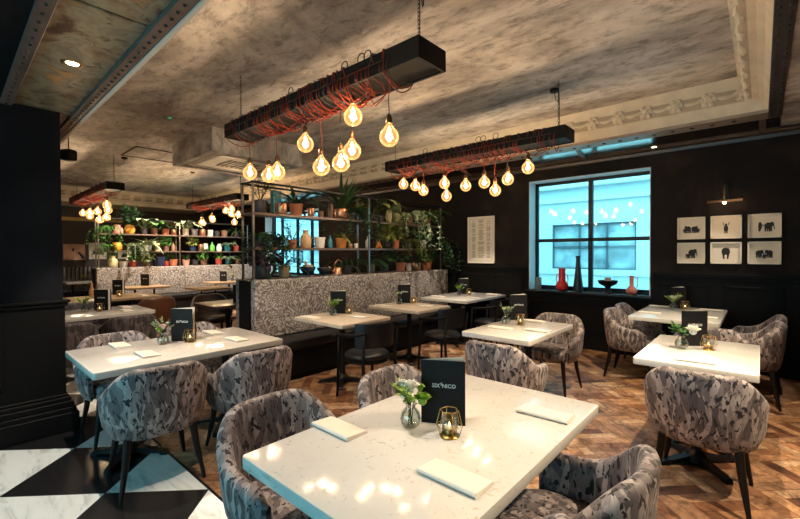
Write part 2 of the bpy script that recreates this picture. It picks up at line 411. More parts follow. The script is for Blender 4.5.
# cross beams between soffit bays on the window side
bm = nbm()
for x in [-11.5, -9, -6.5, -4, -2.0, .0]: prism(bm, [(5.955, ZF+.065), (6.38, ZF-.035), (WY-.06, ZF-.035), (WY-.06, ZF), (6.38, ZF), (5.955, ZF+.09)], 'x', x-.03, x+.03)
fin('trim_7', bm, STEEL, kind='structure')
# dark crown where soffit meets wall
bm = nbm(); prism(bm, [(WY, 2.86), (WY-.025, 2.86), (WY-.03, 2.90), (WY-.09, 2.915), (WY-.10, 2.935), (WY, 2.935)], 'x', XL, XR); recalc(bm)
fin('trim_8', bm, mat('brown_crown', (.05, .03, .02), .35), kind='structure')
# decorated cove (y side, x side, far side)
def cove(name, along, a0, a1, base, sgn, mats, kx=1):
    """profile from the ceiling field down to the flange; base = outer coordinate, sgn = +1 when the field lies at smaller values"""
    prof = [(.25, ZC), (.235, ZC-.02), (.20, ZC-.035), (.19, ZC-.075), (.175, ZC-.09), (.165, ZC-.12), (.185, ZC-.125), (.19, ZC-.20), (.165, ZC-.235), (.135, ZC-.25), (.085, ZC-.255), (.08, ZC-.275), (.04, ZC-.30), (.03, ZC-.345), (0, ZC-.40), (0, ZC-.0), ]
    bm = nbm(); pts = [(base-sgn*p*kx, z) for p, z in prof]
    prism(bm, pts, along, a0, a1); bm.faces.ensure_lookup_table()
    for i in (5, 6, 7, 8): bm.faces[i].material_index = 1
    L = a1-a0; n = int(L/.30)
    for i in range(n+1):
        a = a0+.15+i*.30
        if a > a1-.08: break
        # rosette block in the frieze, and the drooping swag between two of them
        ctr = (a, base-sgn*.170*kx, ZC-.175) if along == 'x' else (base-sgn*.170*kx, a, ZC-.175)
        for r0, rad in ((0, .052), (1, .036)):
            for k in range(6 if r0 else 1):
                an = k*PI/3
                u = math.cos(an)*.056*r0; w = math.sin(an)*.056*r0
                cc = Vector(ctr)+(Vector((u, 0, w)) if along == 'x' else Vector((0, u, w)))
                bmesh.ops.create_icosphere(bm, subdivisions=1, radius=rad, matrix=Matrix.Translation(cc))
        sw = []
        for k in range(7):
            t = k/6; aa = a+.05+t*.20; dz = -.035*math.sin(PI*t)
            if aa > a1: aa = a1
            sw.append((aa, base-sgn*.165*kx, ZC-.155+dz) if along == 'x' else (base-sgn*.165*kx, aa, ZC-.155+dz))
        tube(bm, sw, [.010, .018, .024, .027, .024, .018, .010], 8)
    recalc(bm); fin(name, bm, mats, kind='structure', smooth=35)
FRZ = mat('shaded_frieze_plaster', (.44, .35, .26), .7, var=.15, vscale=6)  # darker brown puts the shade behind the rosettes into the frieze colour
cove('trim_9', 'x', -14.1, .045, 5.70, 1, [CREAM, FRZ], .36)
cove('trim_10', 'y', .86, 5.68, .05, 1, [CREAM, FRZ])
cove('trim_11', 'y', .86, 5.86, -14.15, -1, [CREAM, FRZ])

# walls
def wall_with_openings(name, y0, y1, x0, x1, z1, opens, m):
    bm = nbm(); xs = x0
    for (a, b, c, d) in sorted(opens):
        box(bm, xs, a, y0, y1, 0, z1); box(bm, a, b, y0, y1, 0, c); box(bm, a, b, y0, y1, d, z1); xs = b
    box(bm, xs, x1, y0, y1, 0, z1); return fin(name, bm, m, kind='structure')
W1 = (-2.94, -1.16, .88, 2.69); W2 = (-11.45, -8.75, .88, 2.69)
wall_with_openings('wall_back', WY, WY+.38, XL-.2, XR+.2, 3.0, [W1, W2], DWALL)
bm = nbm(); box(bm, XL-.2, XL, YB, WY+.3, 0, 3.5); fin('wall_left', bm, mat('brown_wall', (.035, .018, .012), .6, var=.3, vscale=2), kind='structure')
bm = nbm(); box(bm, XR, XR+.2, YB, WY+.3, 0, 3.1); fin('wall_right', bm, DWALL, kind='structure')
FR = (-4.3, .3, .45, 2.3)
wall_with_openings('wall_front', YB-.25, YB, XL-.2, XR+.2, 2.9, [FR], DWALL)
# wainscot on the window wall
def wainscot(name, x0, x1, ztop, step=.72):
    bm = nbm(); y = WY
    box(bm, x0, x1, y-.012, y, .0, ztop)
    box(bm, x0, x1, y-.04, y, ztop-.03, ztop+.012, .004, 1); box(bm, x0, x1, y-.026, y, ztop-.075, ztop-.03, .004, 1)
    box(bm, x0, x1, y-.03, y, 0, .17, .004, 1); box(bm, x0, x1, y-.02, y, .17, .20, .003, 1)
    n = max(1, round((x1-x0)/step)); w = (x1-x0)/n
    for i in range(n):
        a = x0+i*w+.07; b = x0+(i+1)*w-.07
        for q in ((a, b, .29, .315), (a, b, ztop-.165, ztop-.14), (a, a+.025, .29, ztop-.14), (b-.025, b, .29, ztop-.14)):
            box(bm, q[0], q[1], y-.022, y, q[2], q[3], .004, 1)
    fin(name, bm, PANEL, kind='structure')
wainscot('trim_12', W2[1]+.05, W1[0]-.03, 1.24); wainscot('trim_13', W1[1]+.03, XR, 1.20); wainscot('trim_14', W1[0]-.03, W1[1]+.03, .84, 1.8)
# windows
WFR = mat('black_window_frame', (.010, .012, .015), .4, spec=.2)
REVEAL = mat('painted_reveal', (.60, .63, .64), .4, bump=.5, bscale=25)
def window(k, W, muls, zt):
    x0, x1, z0, z1 = W; fy = WY+.26
    fr = nbm()
    for q in ((x0, x0+.055, z0, z1), (x1-.055, x1, z0, z1), (x0, x1, z1-.06, z1), (x0, x1, z0, z0+.06)): box(fr, q[0], q[1], fy-.03, fy+.03, q[2], q[3], .004, 1)
    for mx in muls: box(fr, mx-.032, mx+.032, fy-.035, fy+.035, z0, z1, .004, 1)
    box(fr, x0, x1, fy-.035, fy+.035, zt-.028, zt+.028, .004, 1)
    w = fin('window_%d' % k, fr, WFR, kind='structure')
    bm = nbm(); box(bm, x0+.02, x1-.02, fy-.004, fy+.004, z0+.02, z1-.02); fin('pane', bm, WGLASS, w)
    bm = nbm(); box(bm, x0+.0005, x0+.012, WY-.01, fy-.03, z0, z1); box(bm, x1-.012, x1-.0005, WY-.01, fy-.03, z0, z1); box(bm, x0, x1, WY-.01, fy-.03, z1-.012, z1-.0005)
    fin('window_reveal', bm, REVEAL, w)
    bm = nbm(); box(bm, x0-.03, x1+.03, WY-.07, fy-.03, z0-.035, z0+.002, .005, 2); fin('window_sill', bm, mat('sill_black%d' % k, (.015, .017, .02), .2), w)
window(1, W1, [-2.03], 1.70); window(2, W2, [-10.9, -10.1, -9.4], 1.70)
# street window behind the camera
fx0, fx1, fz0, fz1 = FR
fr = nbm()
for q in ((fx0, fx0+.06, fz0, fz1), (fx1-.06, fx1, fz0, fz1), (fx0, fx1, fz1-.06, fz1), (fx0, fx1, fz0, fz0+.06)): box(fr, q[0], q[1], YB-.16, YB-.10, q[2], q[3])
for mx in (-2.8, -1.25): box(fr, mx-.03, mx+.03, YB-.16, YB-.10, fz0, fz1)
w3 = fin('window_3', fr, WFR, kind='structure')
bm = nbm(); box(bm, fx0, fx1, YB-.134, YB-.128, fz0, fz1); fin('pane', bm, WGLASS, w3)

# dark panelled pillar at the left
bm = nbm()
PX = -4.45; PY0, PY1 = -.70, .665
box(bm, PX-.65, PX, PY0, PY1, 0, 2.70)
fin('wall_pillar', bm, mat('pillar_dark_plaster', (.007, .007, .009), .7, spec=.06, var=.4, vscale=2.5, bump=.3, bscale=9), kind='structure')
bm = nbm()
for (z0, z1, o) in ((0, .16, .085), (.16, .20, .07), (.20, .25, .055), (.25, .285, .038), (.285, .31, .022), (1.06, 1.09, .03), (1.09, 1.115, .045), (.31, 1.06, .010)):
    box(bm, PX-.65-o, PX+o, PY0-o, PY1+o, z0, z1, .006 if o > .011 else 0, 1)
for yy in (-.45, .28):
    for q in ((yy-.015, yy+.015, .42, .95),): box(bm, PX, PX+.018, q[0], q[1], q[2], q[3], .004, 1)
box(bm, PX, PX+.018, -.45, .28, .42, .45, .004, 1); box(bm, PX, PX+.018, -.45, .28, .92, .95, .004, 1)
fin('baseboard_pillar', bm, PANEL, kind='structure')

# boxed-in air unit on the ceiling
t = thing('ceiling_air_unit', 'large square boxed air conditioning cassette fixed under the plaster ceiling', 'air conditioner', (-6.72, 3.37, 3.0))
bm = nbm()
h = .77
for q in ((-h, h, -h, -h+.10), (-h, h, h-.10, h), (-h, -h+.10, -h+.10, h-.10), (h-.10, h, -h+.10, h-.10)): box(bm, *q, 0, .349)
box(bm, -h+.1, h-.1, -h+.1, h-.1, .05, .349)
fin('casing', bm, CEIL, t)
bm = nbm(); box(bm, -.60, .60, -.60, .60, .02, .06, .01, 2)
fin('panel', bm, mat('pale_cassette', (.50, .40, .30), .5), t)
bm = nbm()
for i in range(7): box(bm, -.26, .26, -.24+i*.08-.015, -.24+i*.08+.015, .008, .022)
for q in ((-.5, .5, -.56, -.50), (-.5, .5, .50, .56), (-.56, -.50, -.5, .5), (.50, .56, -.5, .5)): box(bm, *q, .012, .024, .003, 1)
fin('grille', bm, mat('grille_brown', (.15, .11, .08), .5), t)

# ceiling hatch, small detectors, recessed lights, track
bm = nbm(); box(bm, -8.9, -8.0, 2.2, 2.22, ZC-.012, ZC); box(bm, -8.9, -8.0, 3.1, 3.12, ZC-.012, ZC); box(bm, -8.9, -8.88, 2.2, 3.12, ZC-.012, ZC); box(bm, -8.02, -8.0, 2.2, 3.12, ZC-.012, ZC)
tag(fin('ceiling_hatch', bm, mat('hatch_edge', (.12, .09, .07), .6)), 'square access hatch outline in the plaster beyond the air unit', 'hatch')
def detector(x, y, lab, m=None, z=ZC, k=1):
    bm = nbm(); lathe(bm, [(0, -.035), (.03, -.034), (.045, -.02), (.05, 0)], (0, 0, 0), 18)
    o = fin('smoke_detector', bm, mat('det%.1f' % x, (.6, .55, .5), .5) if m is None else m, smooth=60, loc=(x, y, z)); o.scale = (k, k, k); tag(o, lab, 'detector')
detector(-6.75, 1.65, 'small round pale detector on the plaster ceiling near the riveted edge', k=.6)
detector(-6.0, 2.05, 'small round detector with green glow on the plaster ceiling', mat('green_detector', (.1, .5, .3), .4, emit=(.1, .9, .4), es=.2), k=.5)
detector(-9.6, 3.75, 'flat brown disc detector on the ceiling beyond the air unit', mat('brown_detector', (.10, .06, .04), .5))
def downlight(x, y, z, lab, on=True, r=.034):
    t = thing('recessed_downlight', lab, 'ceiling light', (x, y, z))
    bm = nbm(); lathe(bm, [(r, 0), (r+.012, -.006), (r+.024, -.003), (r+.026, 0)], n=24); fin('trim_ring', bm, BRASS, t)
    bm = nbm(); lathe(bm, [(0, -.002), (r, -.002)], n=24); fin('lens', bm, mat('lens%.2f%.2f' % (x, y), (1, .9, .8), .4, emit=(1, .86, .68), es=14 if on else 0), t)
    return t
downlight(-3.27, .555, 2.711, 'round recessed downlight glowing in the rusty bronze panel')
downlight(-1.10, 6.45, ZF-.021, 'small recessed downlight in the soffit right of the window', r=.03)
# loudspeaker
t = thing('loudspeaker', 'small black loudspeaker hung high beside the dark pillar', 'loudspeaker', (-6.0, .97, 2.585), R(35))
bm = nbm(); box(bm, -.07, .07, -.06, .06, 0, .13, .03, 3); fin('cabinet', bm, BLACK, t, smooth=40)
bm = nbm(); tube(bm, [(0, 0, .13), (0, 0, ZC-2.58)], .006, 6); fin('bracket', bm, BLACKM, t)

# ------------------------------------------------------------------ furniture prototypes
def smooth_step(a, b, x):
    t = max(0, min(1, (x-a)/(b-a))); return t*t*(3-2*t)
def tub_shell(wx=.295, dy=.27, ztop=.80, zarm=.615, zbot=.345, yf=.20):
    """curved wrap back with lower forward arms; the open side faces +y"""
    bm = nbm(); rings = []; st = []
    for i in range(45):
        ph = R(-90+180*i/44); s_ = math.copysign(abs(math.sin(ph))**.82, math.sin(ph)); c_ = abs(math.cos(ph))**.82
        st.append((abs(math.degrees(ph)), Vector((s_, -c_, 0)), Vector((wx*s_, -dy*c_, 0)), 0))
    nf = 10
    left = [(90+30*k/nf, Vector((-1, .10*k/nf, 0)).normalized(), Vector((-wx+.022*(k/nf)**2, yf*k/nf, 0)), k/nf) for k in range(nf, 0, -1)]
    right = [(a, Vector((-n.x, n.y, 0)), Vector((-p.x, p.y, 0)), k) for a, n, p, k in left[::-1]]
    st = left+st+right
    for a, n, p, fk in st:
        k = smooth_step(22, 98, a)**1.15; top = ztop*(1-k)+zarm*k-.045*smooth_step(.5, 1, fk); H = top-zbot
        endk = smooth_step(.72, 1, fk); th = .062+.006*k
        fl = .028*(1-k)+.020*k
        prof = [(-.050, 0), (-.030, .012), (-.016, .05), (-.004, .24*H), (fl*.45, .5*H), (fl*.8, .78*H), (fl, H-.03), (fl-.008, H-.010), (fl-.022, H),
                (fl-th+.022, H), (fl-th+.008, H-.010), (fl-th, H-.03), (fl*.5-th, .6*H), (-.004-th, .3*H), (-.02-th, .05)]
        mid = (fl-th)/2
        ring = []
        for o, dz in prof:
            o2 = o*(1-.62*endk)+mid*.62*endk; dz2 = dz*(1-.10*endk)+H*.5*.10*endk
            ring.append(bm.verts.new(p+n*o2+Vector((0, 0, zbot+dz2))))
        rings.append(ring)
    m = len(rings[0])
    for a, b in zip(rings, rings[1:]):
        for k in range(m): bm.faces.new((a[k], a[(k+1) % m], b[(k+1) % m], b[k]))
    bm.faces.new(rings[0]); bm.faces.new(rings[-1][::-1]); recalc(bm)
    return bm
def cushion(bm, wx, y0, y1, z0, z1, rr=.05):
    box(bm, -wx, wx, y0, y1, z0, z1, rr, 5)
def make_tub(name, fabric, legm):
    t = thing(name, 'x', 'chair')
    fin('backrest', tub_shell(), fabric, t, smooth=60)
    bm = nbm()
    # rounded seat pad filling the shell
    n = 40; prof = [(.0, .345), (.80, .345), (.90, .36), (.94, .40), (.93, .445), (.86, .468), (.6, .478), (0, .482)]
    rings = []
    for r, z in prof:
        if r == 0: rings.append([bm.verts.new((0, .02, z))]); continue
        ring = []
        for k in range(n):
            an = 2*PI*k/n; s, c = math.sin(an), math.cos(an)
            x = .252*math.copysign(abs(s)**.7, s)*r; y = .27*math.copysign(abs(c)**.7, c)*r
            ring.append(bm.verts.new((x, y*(.80 if y < 0 else 1.0)+.02, z)))
        rings.append(ring)
    for a, b in zip(rings, rings[1:]):
        for k in range(n):
            k2 = (k+1) % n
            q = (a[0], b[k2], b[k]) if len(a) == 1 else ((a[k], a[k2], b[0]) if len(b) == 1 else (a[k], a[k2], b[k2], b[k]))
            bm.faces.new(q)
    recalc(bm); fin('seat', bm, fabric, t, smooth=70)
    for sx in (-1, 1):
        for sy in (-1, 1):
            bm = nbm(); tube(bm, [(sx*.185, sy*.185, .36), (sx*.20, sy*.20, .22), (sx*.235, sy*.245, 0)], [.024, .021, .011], 8); fin('leg', bm, legm, t, smooth=50)
    return t
TUB = Proto(make_tub('tub_chair', FEATH, WOODD))
TUBD = Proto(make_tub('tub_chair', mat('dark_brown_leather', (.035, .02, .014), .35, var=.3, vscale=5), WOODD))
TUBB = Proto(make_tub('tub_chair', mat('tan_brown_leather', (.13, .05, .025), .35, var=.3, vscale=5), WOODD))
TUBC = Proto(make_tub('tub_chair', m_feather('charcoal_feather_velvet', (.32, .30, .33), 3), WOODD))
def face(dx, dy): return math.atan2(dy, dx)-PI/2      # rotation so local +y looks along (dx,dy)
TG = 'feather-patterned tub chairs'
def tub(x, y, d, lab, proto=TUB, g=TG, extra=0): return proto.put((x, y, 0), face(*d)+R(extra), lab, g)
tub(-1.56, 1.04, (1, 0), 'patterned tub chair nearest the camera on the left of the big foreground table', extra=0)
tub(-1.45, 1.76, (1, 0), 'patterned tub chair beyond the flowers on the big foreground table')
tub(-.54, 1.52, (-1, 0), 'pale-lit patterned tub chair at the right side of the big foreground table')
tub(-.62, .915, (-1, 0), 'patterned tub chair cropped by the bottom edge, only its back rim showing')
tub(-3.05, .93, (-1, .0), 'patterned tub chair on the marble tiles, back turned, at the left white table', extra=-6)
tub(-2.97, 1.56, (-1, .0), 'patterned tub chair at the right end of the left white table, back turned', extra=-3)
tub(-4.05, .98, (1, 0), 'patterned tub chair behind the left white table beside the dark pillar, blue-lit arm')
tub(-4.05, 1.62, (1, 0), 'patterned tub chair behind the left white table, mostly hidden by its flowers')
tub(-1.57, 3.06, (0, 1), 'patterned tub chair at the near end of the centre table, back turned')
tub(-1.71, 4.42, (0, -1), 'patterned tub chair at the window end of the centre table')
tub(-.27, 3.17, (0, 1), 'patterned tub chair at the near end of the right front table, back fully visible')
tub(-.34, 4.42, (0, -1), 'patterned tub chair behind the right front table, only its rim showing')
tub(-1.16, 5.50, (1, 0), 'patterned tub chair at the left side of the rear right table, nearer the camera')
tub(-1.18, 6.10, (1, 0), 'patterned tub chair left of the rear right table, against the window wall')
tub(-.10, 5.42, (-1, 0), 'patterned tub chair at the right side of the rear right table, nearer the camera')
tub(-.08, 6.02, (-1, 0), 'patterned tub chair at the right side of the rear right table, against the wall')
tub(-5.62, 1.42, (-1, 0), 'charcoal patterned tub chair in front of the rear left white table, back fully visible', TUBC, 'charcoal tub chairs')
tub(-5.50, .80, (-1, 0), 'charcoal patterned tub chair before the rear left white table, half hidden by pillar', TUBC, 'charcoal tub chairs')
tub(-7.15, 1.30, (1, 0), 'charcoal patterned tub chair behind the rear left white table', TUBC, 'charcoal tub chairs')
tub(-7.55, 2.30, (-1, 0), 'tan brown leather tub chair at the oak table beyond the rear left white table', TUBB, 'leather tub chairs')
tub(-6.95, 3.00, (1, -.2), 'dark brown leather tub chair facing the dark round-cornered table', TUBD, 'leather tub chairs')

def make_table(name, wx, wy, topm, th, bases, legm=BLACKM, zt=.76, bev=.012):
    t = thing(name, 'x', 'table')
    bm = nbm(); r = bmesh.ops.create_cube(bm, size=1)
    for v in bm.verts: v.co = Vector((v.co.x*wx, v.co.y*wy, zt-th/2+v.co.z*th))
    ve = [e for e in bm.edges if abs(e.verts[0].co.z-e.verts[1].co.z) > .001]
    bmesh.ops.bevel(bm, geom=ve, offset=bev*1.6, segments=4, profile=.5, affect='EDGES')
    he = [e for e in bm.edges if abs(e.verts[0].co.z-e.verts[1].co.z) < .0001 and len(e.link_faces) == 2 and any(abs(f.normal.z) > .9 for f in e.link_faces) and any(abs(f.normal.z) < .1 for f in e.link_faces)]
    bmesh.ops.bevel(bm, geom=he, offset=.003, segments=2, profile=.5, affect='EDGES')
    fin('tabletop', bm, topm, t, smooth=30)
    for (bx, by) in bases:
        bm = nbm(); tube(bm, [(bx, by, .03), (bx, by, zt-th-.01)], .032, 14); box(bm, bx-.16, bx+.16, by-.16, by+.16, zt-th-.012, zt-th-.001)
        fin('pole', bm, legm, t, smooth=40)
        bm = nbm()
        for a in range(4):
            an = a*PI/2+PI/4; d = Vector((math.cos(an), math.sin(an), 0)); n2 = Vector((-d.y, d.x, 0))
            p = [(0, .075), (.08, .06), (.20, .035), (.265, .028), (.28, .012), (.28, 0.0), (.24, 0.0), (.22, .012), (.05, .02)]
            V = []
            for s in (-1, 1):
                V.append([bm.verts.new(Vector((bx, by, 0))+d*q[0]+n2*s*(.032-.03*q[0])+Vector((0, 0, q[1]))) for q in p])
            k = len(p)
            for i in range(k): bm.faces.new((V[0][i], V[0][(i+1) % k], V[1][(i+1) % k], V[1][i]))
            bm.faces.new(V[0][::-1]); bm.faces.new(V[1])
        lathe(bm, [(.0, .02), (.075, .02), (.07, .06), (.045, .085), (.034, .10)], (bx, by, 0), 16)
        recalc(bm); fin('base', bm, legm, t, smooth=40)
    return t
GT = 'white quartz tables'
TL = Proto(make_table('dining_table', .84, 1.39, STONE, .045, [(0, -.38), (0, .38)]))
TL.put((-1.0, 1.405, 0), 0, 'big white quartz table in the foreground with cyan-lit front edge', GT)
TL.put((-3.53, 1.27, 0), 0, 'left white quartz table standing partly on the marble tiles', GT, (1.06, .965, 1))
TL.put((-6.40, 1.15, 0), 0, 'rear left white table seen past the pillar, flowers and menu on it', GT)
TL.put((-.73, 5.92, 0), 0, 'rear right white table under the six framed pictures', GT, (1, .95, 1))
TM = Proto(make_table('dining_table', .67, 1.06, STONE, .045, [(0, -.20), (0, .20)]))
TM.put((-.335, 3.735, 0), 0, 'right front white table with a single large white rose', GT)
TM.put((-1.77, 3.755, 0), 0, 'centre white table between two patterned tub chairs', GT)
TB = Proto(make_table('bistro_table', .87, .74, OAKTOP, .04, [(0, 0)]))
GB = 'beige bistro tables along the banquette'
TB.put((-3.63, 3.06, 0), 0, 'nearest beige bistro table along the patterned banquette', GB)
TB.put((-3.68, 4.32, 0), 0, 'second beige bistro table along the patterned banquette', GB, (1.04, .98, 1))
TL.put((-3.80, 5.92, 0), 0, 'white table at the window end of the patterned banquette', GT, (1.08, .92, 1))
TO = Proto(make_table('oak_table', .95, 1.35, m_wood('oak_tabletop', (.28, .18, .10), (.42, .29, .17), .35, (10, 2, 10)), .04, [(0, -.3), (0, .3)]))
GO = 'wooden tables in the rear section'
TO.put((-8.45, 1.90, 0), 0, 'oak-topped table beyond the rear left white table', GO)
TO.put((-10.6, 3.05, 0), 0, 'oak-topped table in front of the far patterned banquette, left', GO, (.8, .65, 1))
TO.put((-9.1, 3.85, 0), 0, 'oak-topped table near the far banquette with a low stool', GO, (.9, .5, 1))
TO.put((-10.7, 4.9, 0), 0, 'oak-topped table in front of the far patterned banquette, right', GO, (.8, .6, 1))
TDk = make_table('dark_table', .75, .75, DKWOOD, .04, [(0, 0)], bev=.06); Proto(TDk).put((-6.05, 2.85, 0), 0, 'dark table with rounded corners at the back of the near banquette', GO)
TL.put((-13.8, 2.5, 0), 0, 'small white table far behind, by the ribbed wall bench', GT, (.9, .6, 1))

def make_black_chair():
    t = thing('black_armchair', 'x', 'chair')
    bm = nbm(); lathe(bm, [(0, .415), (.21, .415), (.235, .43), (.235, .455), (.215, .472), (0, .478)], (0, 0, 0), 32, 1.0, .98); fin('seat', bm, LEATHER, t, smooth=60)
    bm = nbm(); lathe(bm, [(.19, .385), (.225, .385), (.225, .415), (.19, .415)], n=28); fin('seat_rail', bm, BLACK, t, smooth=40)
    for sx in (-1, 1):
        bm = nbm(); tube(bm, [(sx*.235, .21, 0), (sx*.225, .19, .42), (sx*.235, .17, .655)], [.013, .018, .014], 8); fin('leg', bm, BLACK, t)
        bm = nbm(); tube(bm, [(sx*.235, -.26, 0), (sx*.205, -.20, .42), (sx*.215, -.235, .70)], [.013, .018, .013], 8); fin('leg', bm, BLACK, t)
        bm = nbm()
        pts = [(sx*.24, .20, .655), (sx*.262, .08, .665), (sx*.268, -.06, .68), (sx*.25, -.18, .70), (sx*.215, -.245, .72)]
        tube(bm, pts, [.013, .017, .018, .016, .014], 8); fin('armrest', bm, BLACK, t)
    bm = nbm(); rows = []
    for i in range(15):
        a = R(-62+124*i/14); rr = .275
        x = math.sin(a)*rr; y = -math.cos(a)*rr+.0
        lo, hi = .56, .80
        nx, ny = math.sin(a), -math.cos(a)
        rows.append([bm.verts.new((x+nx*o, y+ny*o, z)) for o, z in ((-.012, lo), (.012, lo), (.02, (lo+hi)/2), (.014, hi), (-.010, hi), (-.004, (lo+hi)/2))])
    for a, b in zip(rows, rows[1:]):
        for k in range(6): bm.faces.new((a[k], a[(k+1) % 6], b[(k+1) % 6], b[k]))
    bm.faces.new(rows[0]); bm.faces.new(rows[-1][::-1]); recalc(bm); fin('backrest', bm, LEATHER, t, smooth=60)
    return t
BC = Proto(make_black_chair()); GC = 'black armchairs facing the banquette'
BC.put((-3.08, 2.93, 0), face(-1, .1), 'black leather armchair at the nearest bistro table', GC)
BC.put((-3.08, 4.28, 0), face(-1, .05), 'black leather armchair at the second bistro table', GC)
BC.put((-3.10, 5.55, 0), face(-1, 0), 'black leather armchair at the white window-end table, nearer the camera', GC)
BC.put((-3.10, 6.20, 0), face(-1, 0), 'black leather armchair at the white window-end table, against the wall', GC)
# rear stools and bench chairs
def make_stool():
    t = thing('low_stool', 'x', 'stool')
    bm = nbm(); lathe(bm, [(0, .40), (.18, .40), (.20, .42), (.19, .45), (0, .455)], n=24); fin('seat', bm, OAK, t, smooth=50)
    for k in range(4):
        a = k*PI/2+PI/4; bm = nbm(); tube(bm, [(math.cos(a)*.13, math.sin(a)*.13, .40), (math.cos(a)*.20, math.sin(a)*.20, 0)], [.016, .012], 8); fin('leg', bm, BLACK, t)
    return t
ST = Proto(make_stool()); ST.put((-8.35, 3.40, 0), 0, 'honey wood stool in front of the low oak table', 'wooden stools'); ST.put((-6.65, 3.35, 0), .3, 'honey wood stool behind the dark round-cornered table', 'wooden stools')

# banquettes and dividers
def banquette(name, xf, xb, y0, y1, lab, sgn, step=1.9):
    """back cushion face at xf, its rear at xb, seat on the sgn side"""
    t = thing(name, lab, 'banquette', (xf, y0, 0)); L = y1-y0; tb = xb-xf
    bm = nbm(); n = max(1, round(L/step)); w = L/n
    a, b = sorted((0, tb))
    for i in range(n): box(bm, a, b, i*w+.002, (i+1)*w-.002, .46, 1.18, .028, 4)
    fin('backrest', bm, PAIS, t, smooth=40)
    a, b = sorted((0, sgn*.44)); bm = nbm()
    for i in range(n): box(bm, a, b, i*w+.002, (i+1)*w-.002, .36, .47, .03, 4)
    fin('seat', bm, LEATHER, t, smooth=40)
    a, b = sorted((tb, sgn*.40)); bm = nbm(); box(bm, a, b, 0, L, .06, .36, .004, 1); box(bm, a+.03 if sgn < 0 else a, b if sgn < 0 else b-.03, .02, L-.02, 0, .06); fin('base', bm, BLACK, t)
    return t
banquette('banquette', -4.5, -4.62, 2.45, 6.45, 'patterned banquette with black seat along the planted divider, facing the centre', 1)
banquette('banquette', -5.0, -4.88, 2.45, 6.45, 'patterned banquette on the rear side of the near divider', -1)
bm = nbm(); box(bm, -4.88, -4.62, 2.44, 6.45, 0, 1.165)
tag(fin('divider_core', bm, BLACK), 'black partition between the two near banquettes, plant shelving stands on it', 'partition')
banquette('banquette', -11.6, -11.72, 2.35, 6.25, 'far patterned banquette, brightly lit, below the rear plant shelving', 1, 1.95)
banquette('banquette', -12.1, -11.98, 2.35, 6.25, 'patterned banquette on the hidden side of the far divider', -1, 1.95)
bm = nbm(); box(bm, -11.98, -11.72, 2.34, 6.25, 0, 1.165)
tag(fin('divider_core', bm, BLACK), 'black partition under the far plant shelving', 'partition')
# ribbed wall bench at far left
t = thing('wall_bench', 'dark ribbed leather wall bench along the far left wall', 'bench', (XL, .6, 0))
bm = nbm()
for i in range(44): box(bm, .01, .12, i*.1+.004, i*.1+.096, .45, 1.12, .02, 2)
fin('backrest', bm, mat('dark_ribbed_leather', (.05, .035, .025), .4), t, smooth=40)
bm = nbm(); box(bm, .01, .55, 0, 4.4, .3, .46, .03, 3); fin('seat', bm, LEATHER, t, smooth=40)
bm = nbm(); box(bm, .01, .5, 0, 4.4, 0, .3); fin('base', bm, BLACK, t)

# shelving units
def shelving(xc, y0, y1, lab, posts, hw=.13):
    t = thing('plant_shelving', lab, 'shelving', (xc, y0, 1.18)); L = y1-y0
    for py in posts:
        for sx in (-hw, hw):
            bm = nbm(); box(bm, sx-.012, sx+.012, py-y0-.012, py-y0+.012, -.005, 1.20); fin('post', bm, POSTM, t)
    for z in (.37, .80):
        bm = nbm(); box(bm, -hw+.012, hw-.012, 0, L, z, z+.022, .003, 1); box(bm, hw-.012, hw+.012, 0, L, z-.004, z+.026); box(bm, -hw-.012, -hw+.012, 0, L, z-.004, z+.026); fin('shelf', bm, SHELFM, t)
    for sx in (-hw, hw):
        bm = nbm(); box(bm, sx-.012, sx+.012, 0, L, 1.18, 1.204); fin('top_rail', bm, BLACKM, t)
    for py in posts:
        bm = nbm(); box(bm, -hw, hw, py-y0-.01, py-y0+.01, 1.18, 1.20); fin('cross_rail', bm, BLACKM, t)
    return t
shelving(-4.73, 2.47, 6.36, 'near black metal plant shelving on top of the patterned banquette divider', [2.49, 4.43, 6.34])
shelving(-11.85, 2.37, 6.2, 'far black metal plant shelving on top of the rear divider', [2.42, 4.22, 6.15])

# ------------------------------------------------------------------ plants and pots
def leaf(bm, base, d, up, L, w, droop, mi=0, seg=4, fold=.15):
    d = Vector(d).normalized(); side = d.cross(Vector(up)); side = side.normalized() if side.length > 1e-5 else Vector((1, 0, 0))
    p = Vector(base); prev = None; cur = d.copy()
    for i in range(seg+1):
        t = i/seg; ww = w*max(.04, math.sin(PI*min(.999, .12+t*.88))**.8)*.5
        nr = side.cross(cur)
        a = bm.verts.new(p-side*ww+nr*ww*fold); c = bm.verts.new(p); b = bm.verts.new(p+side*ww+nr*ww*fold)
        if prev:
            for q in ((prev[0], prev[1], c, a), (prev[1], prev[2], b, c)):
                f = bm.faces.new(q); f.material_index = mi; f.smooth = True
        prev = (a, c, b); cur = (cur+Vector((0, 0, -droop/seg))).normalized(); p = p+cur*(L/seg)
def fol_spiky(r, n=34, L=.26, w=.022, droop=1.4, up=1.1):
    bm = nbm()
    for i in range(n):
        a = r.uniform(0, 2*PI); e = r.uniform(.25, 1)*up
        leaf(bm, (math.cos(a)*.012, math.sin(a)*.012, r.uniform(-.01, .02)), (math.cos(a), math.sin(a), e*1.3), (0, 0, 1), L*r.uniform(.7, 1.1), w*r.uniform(.8, 1.2), droop*r.uniform(.6, 1.2), seg=5)
    return bm
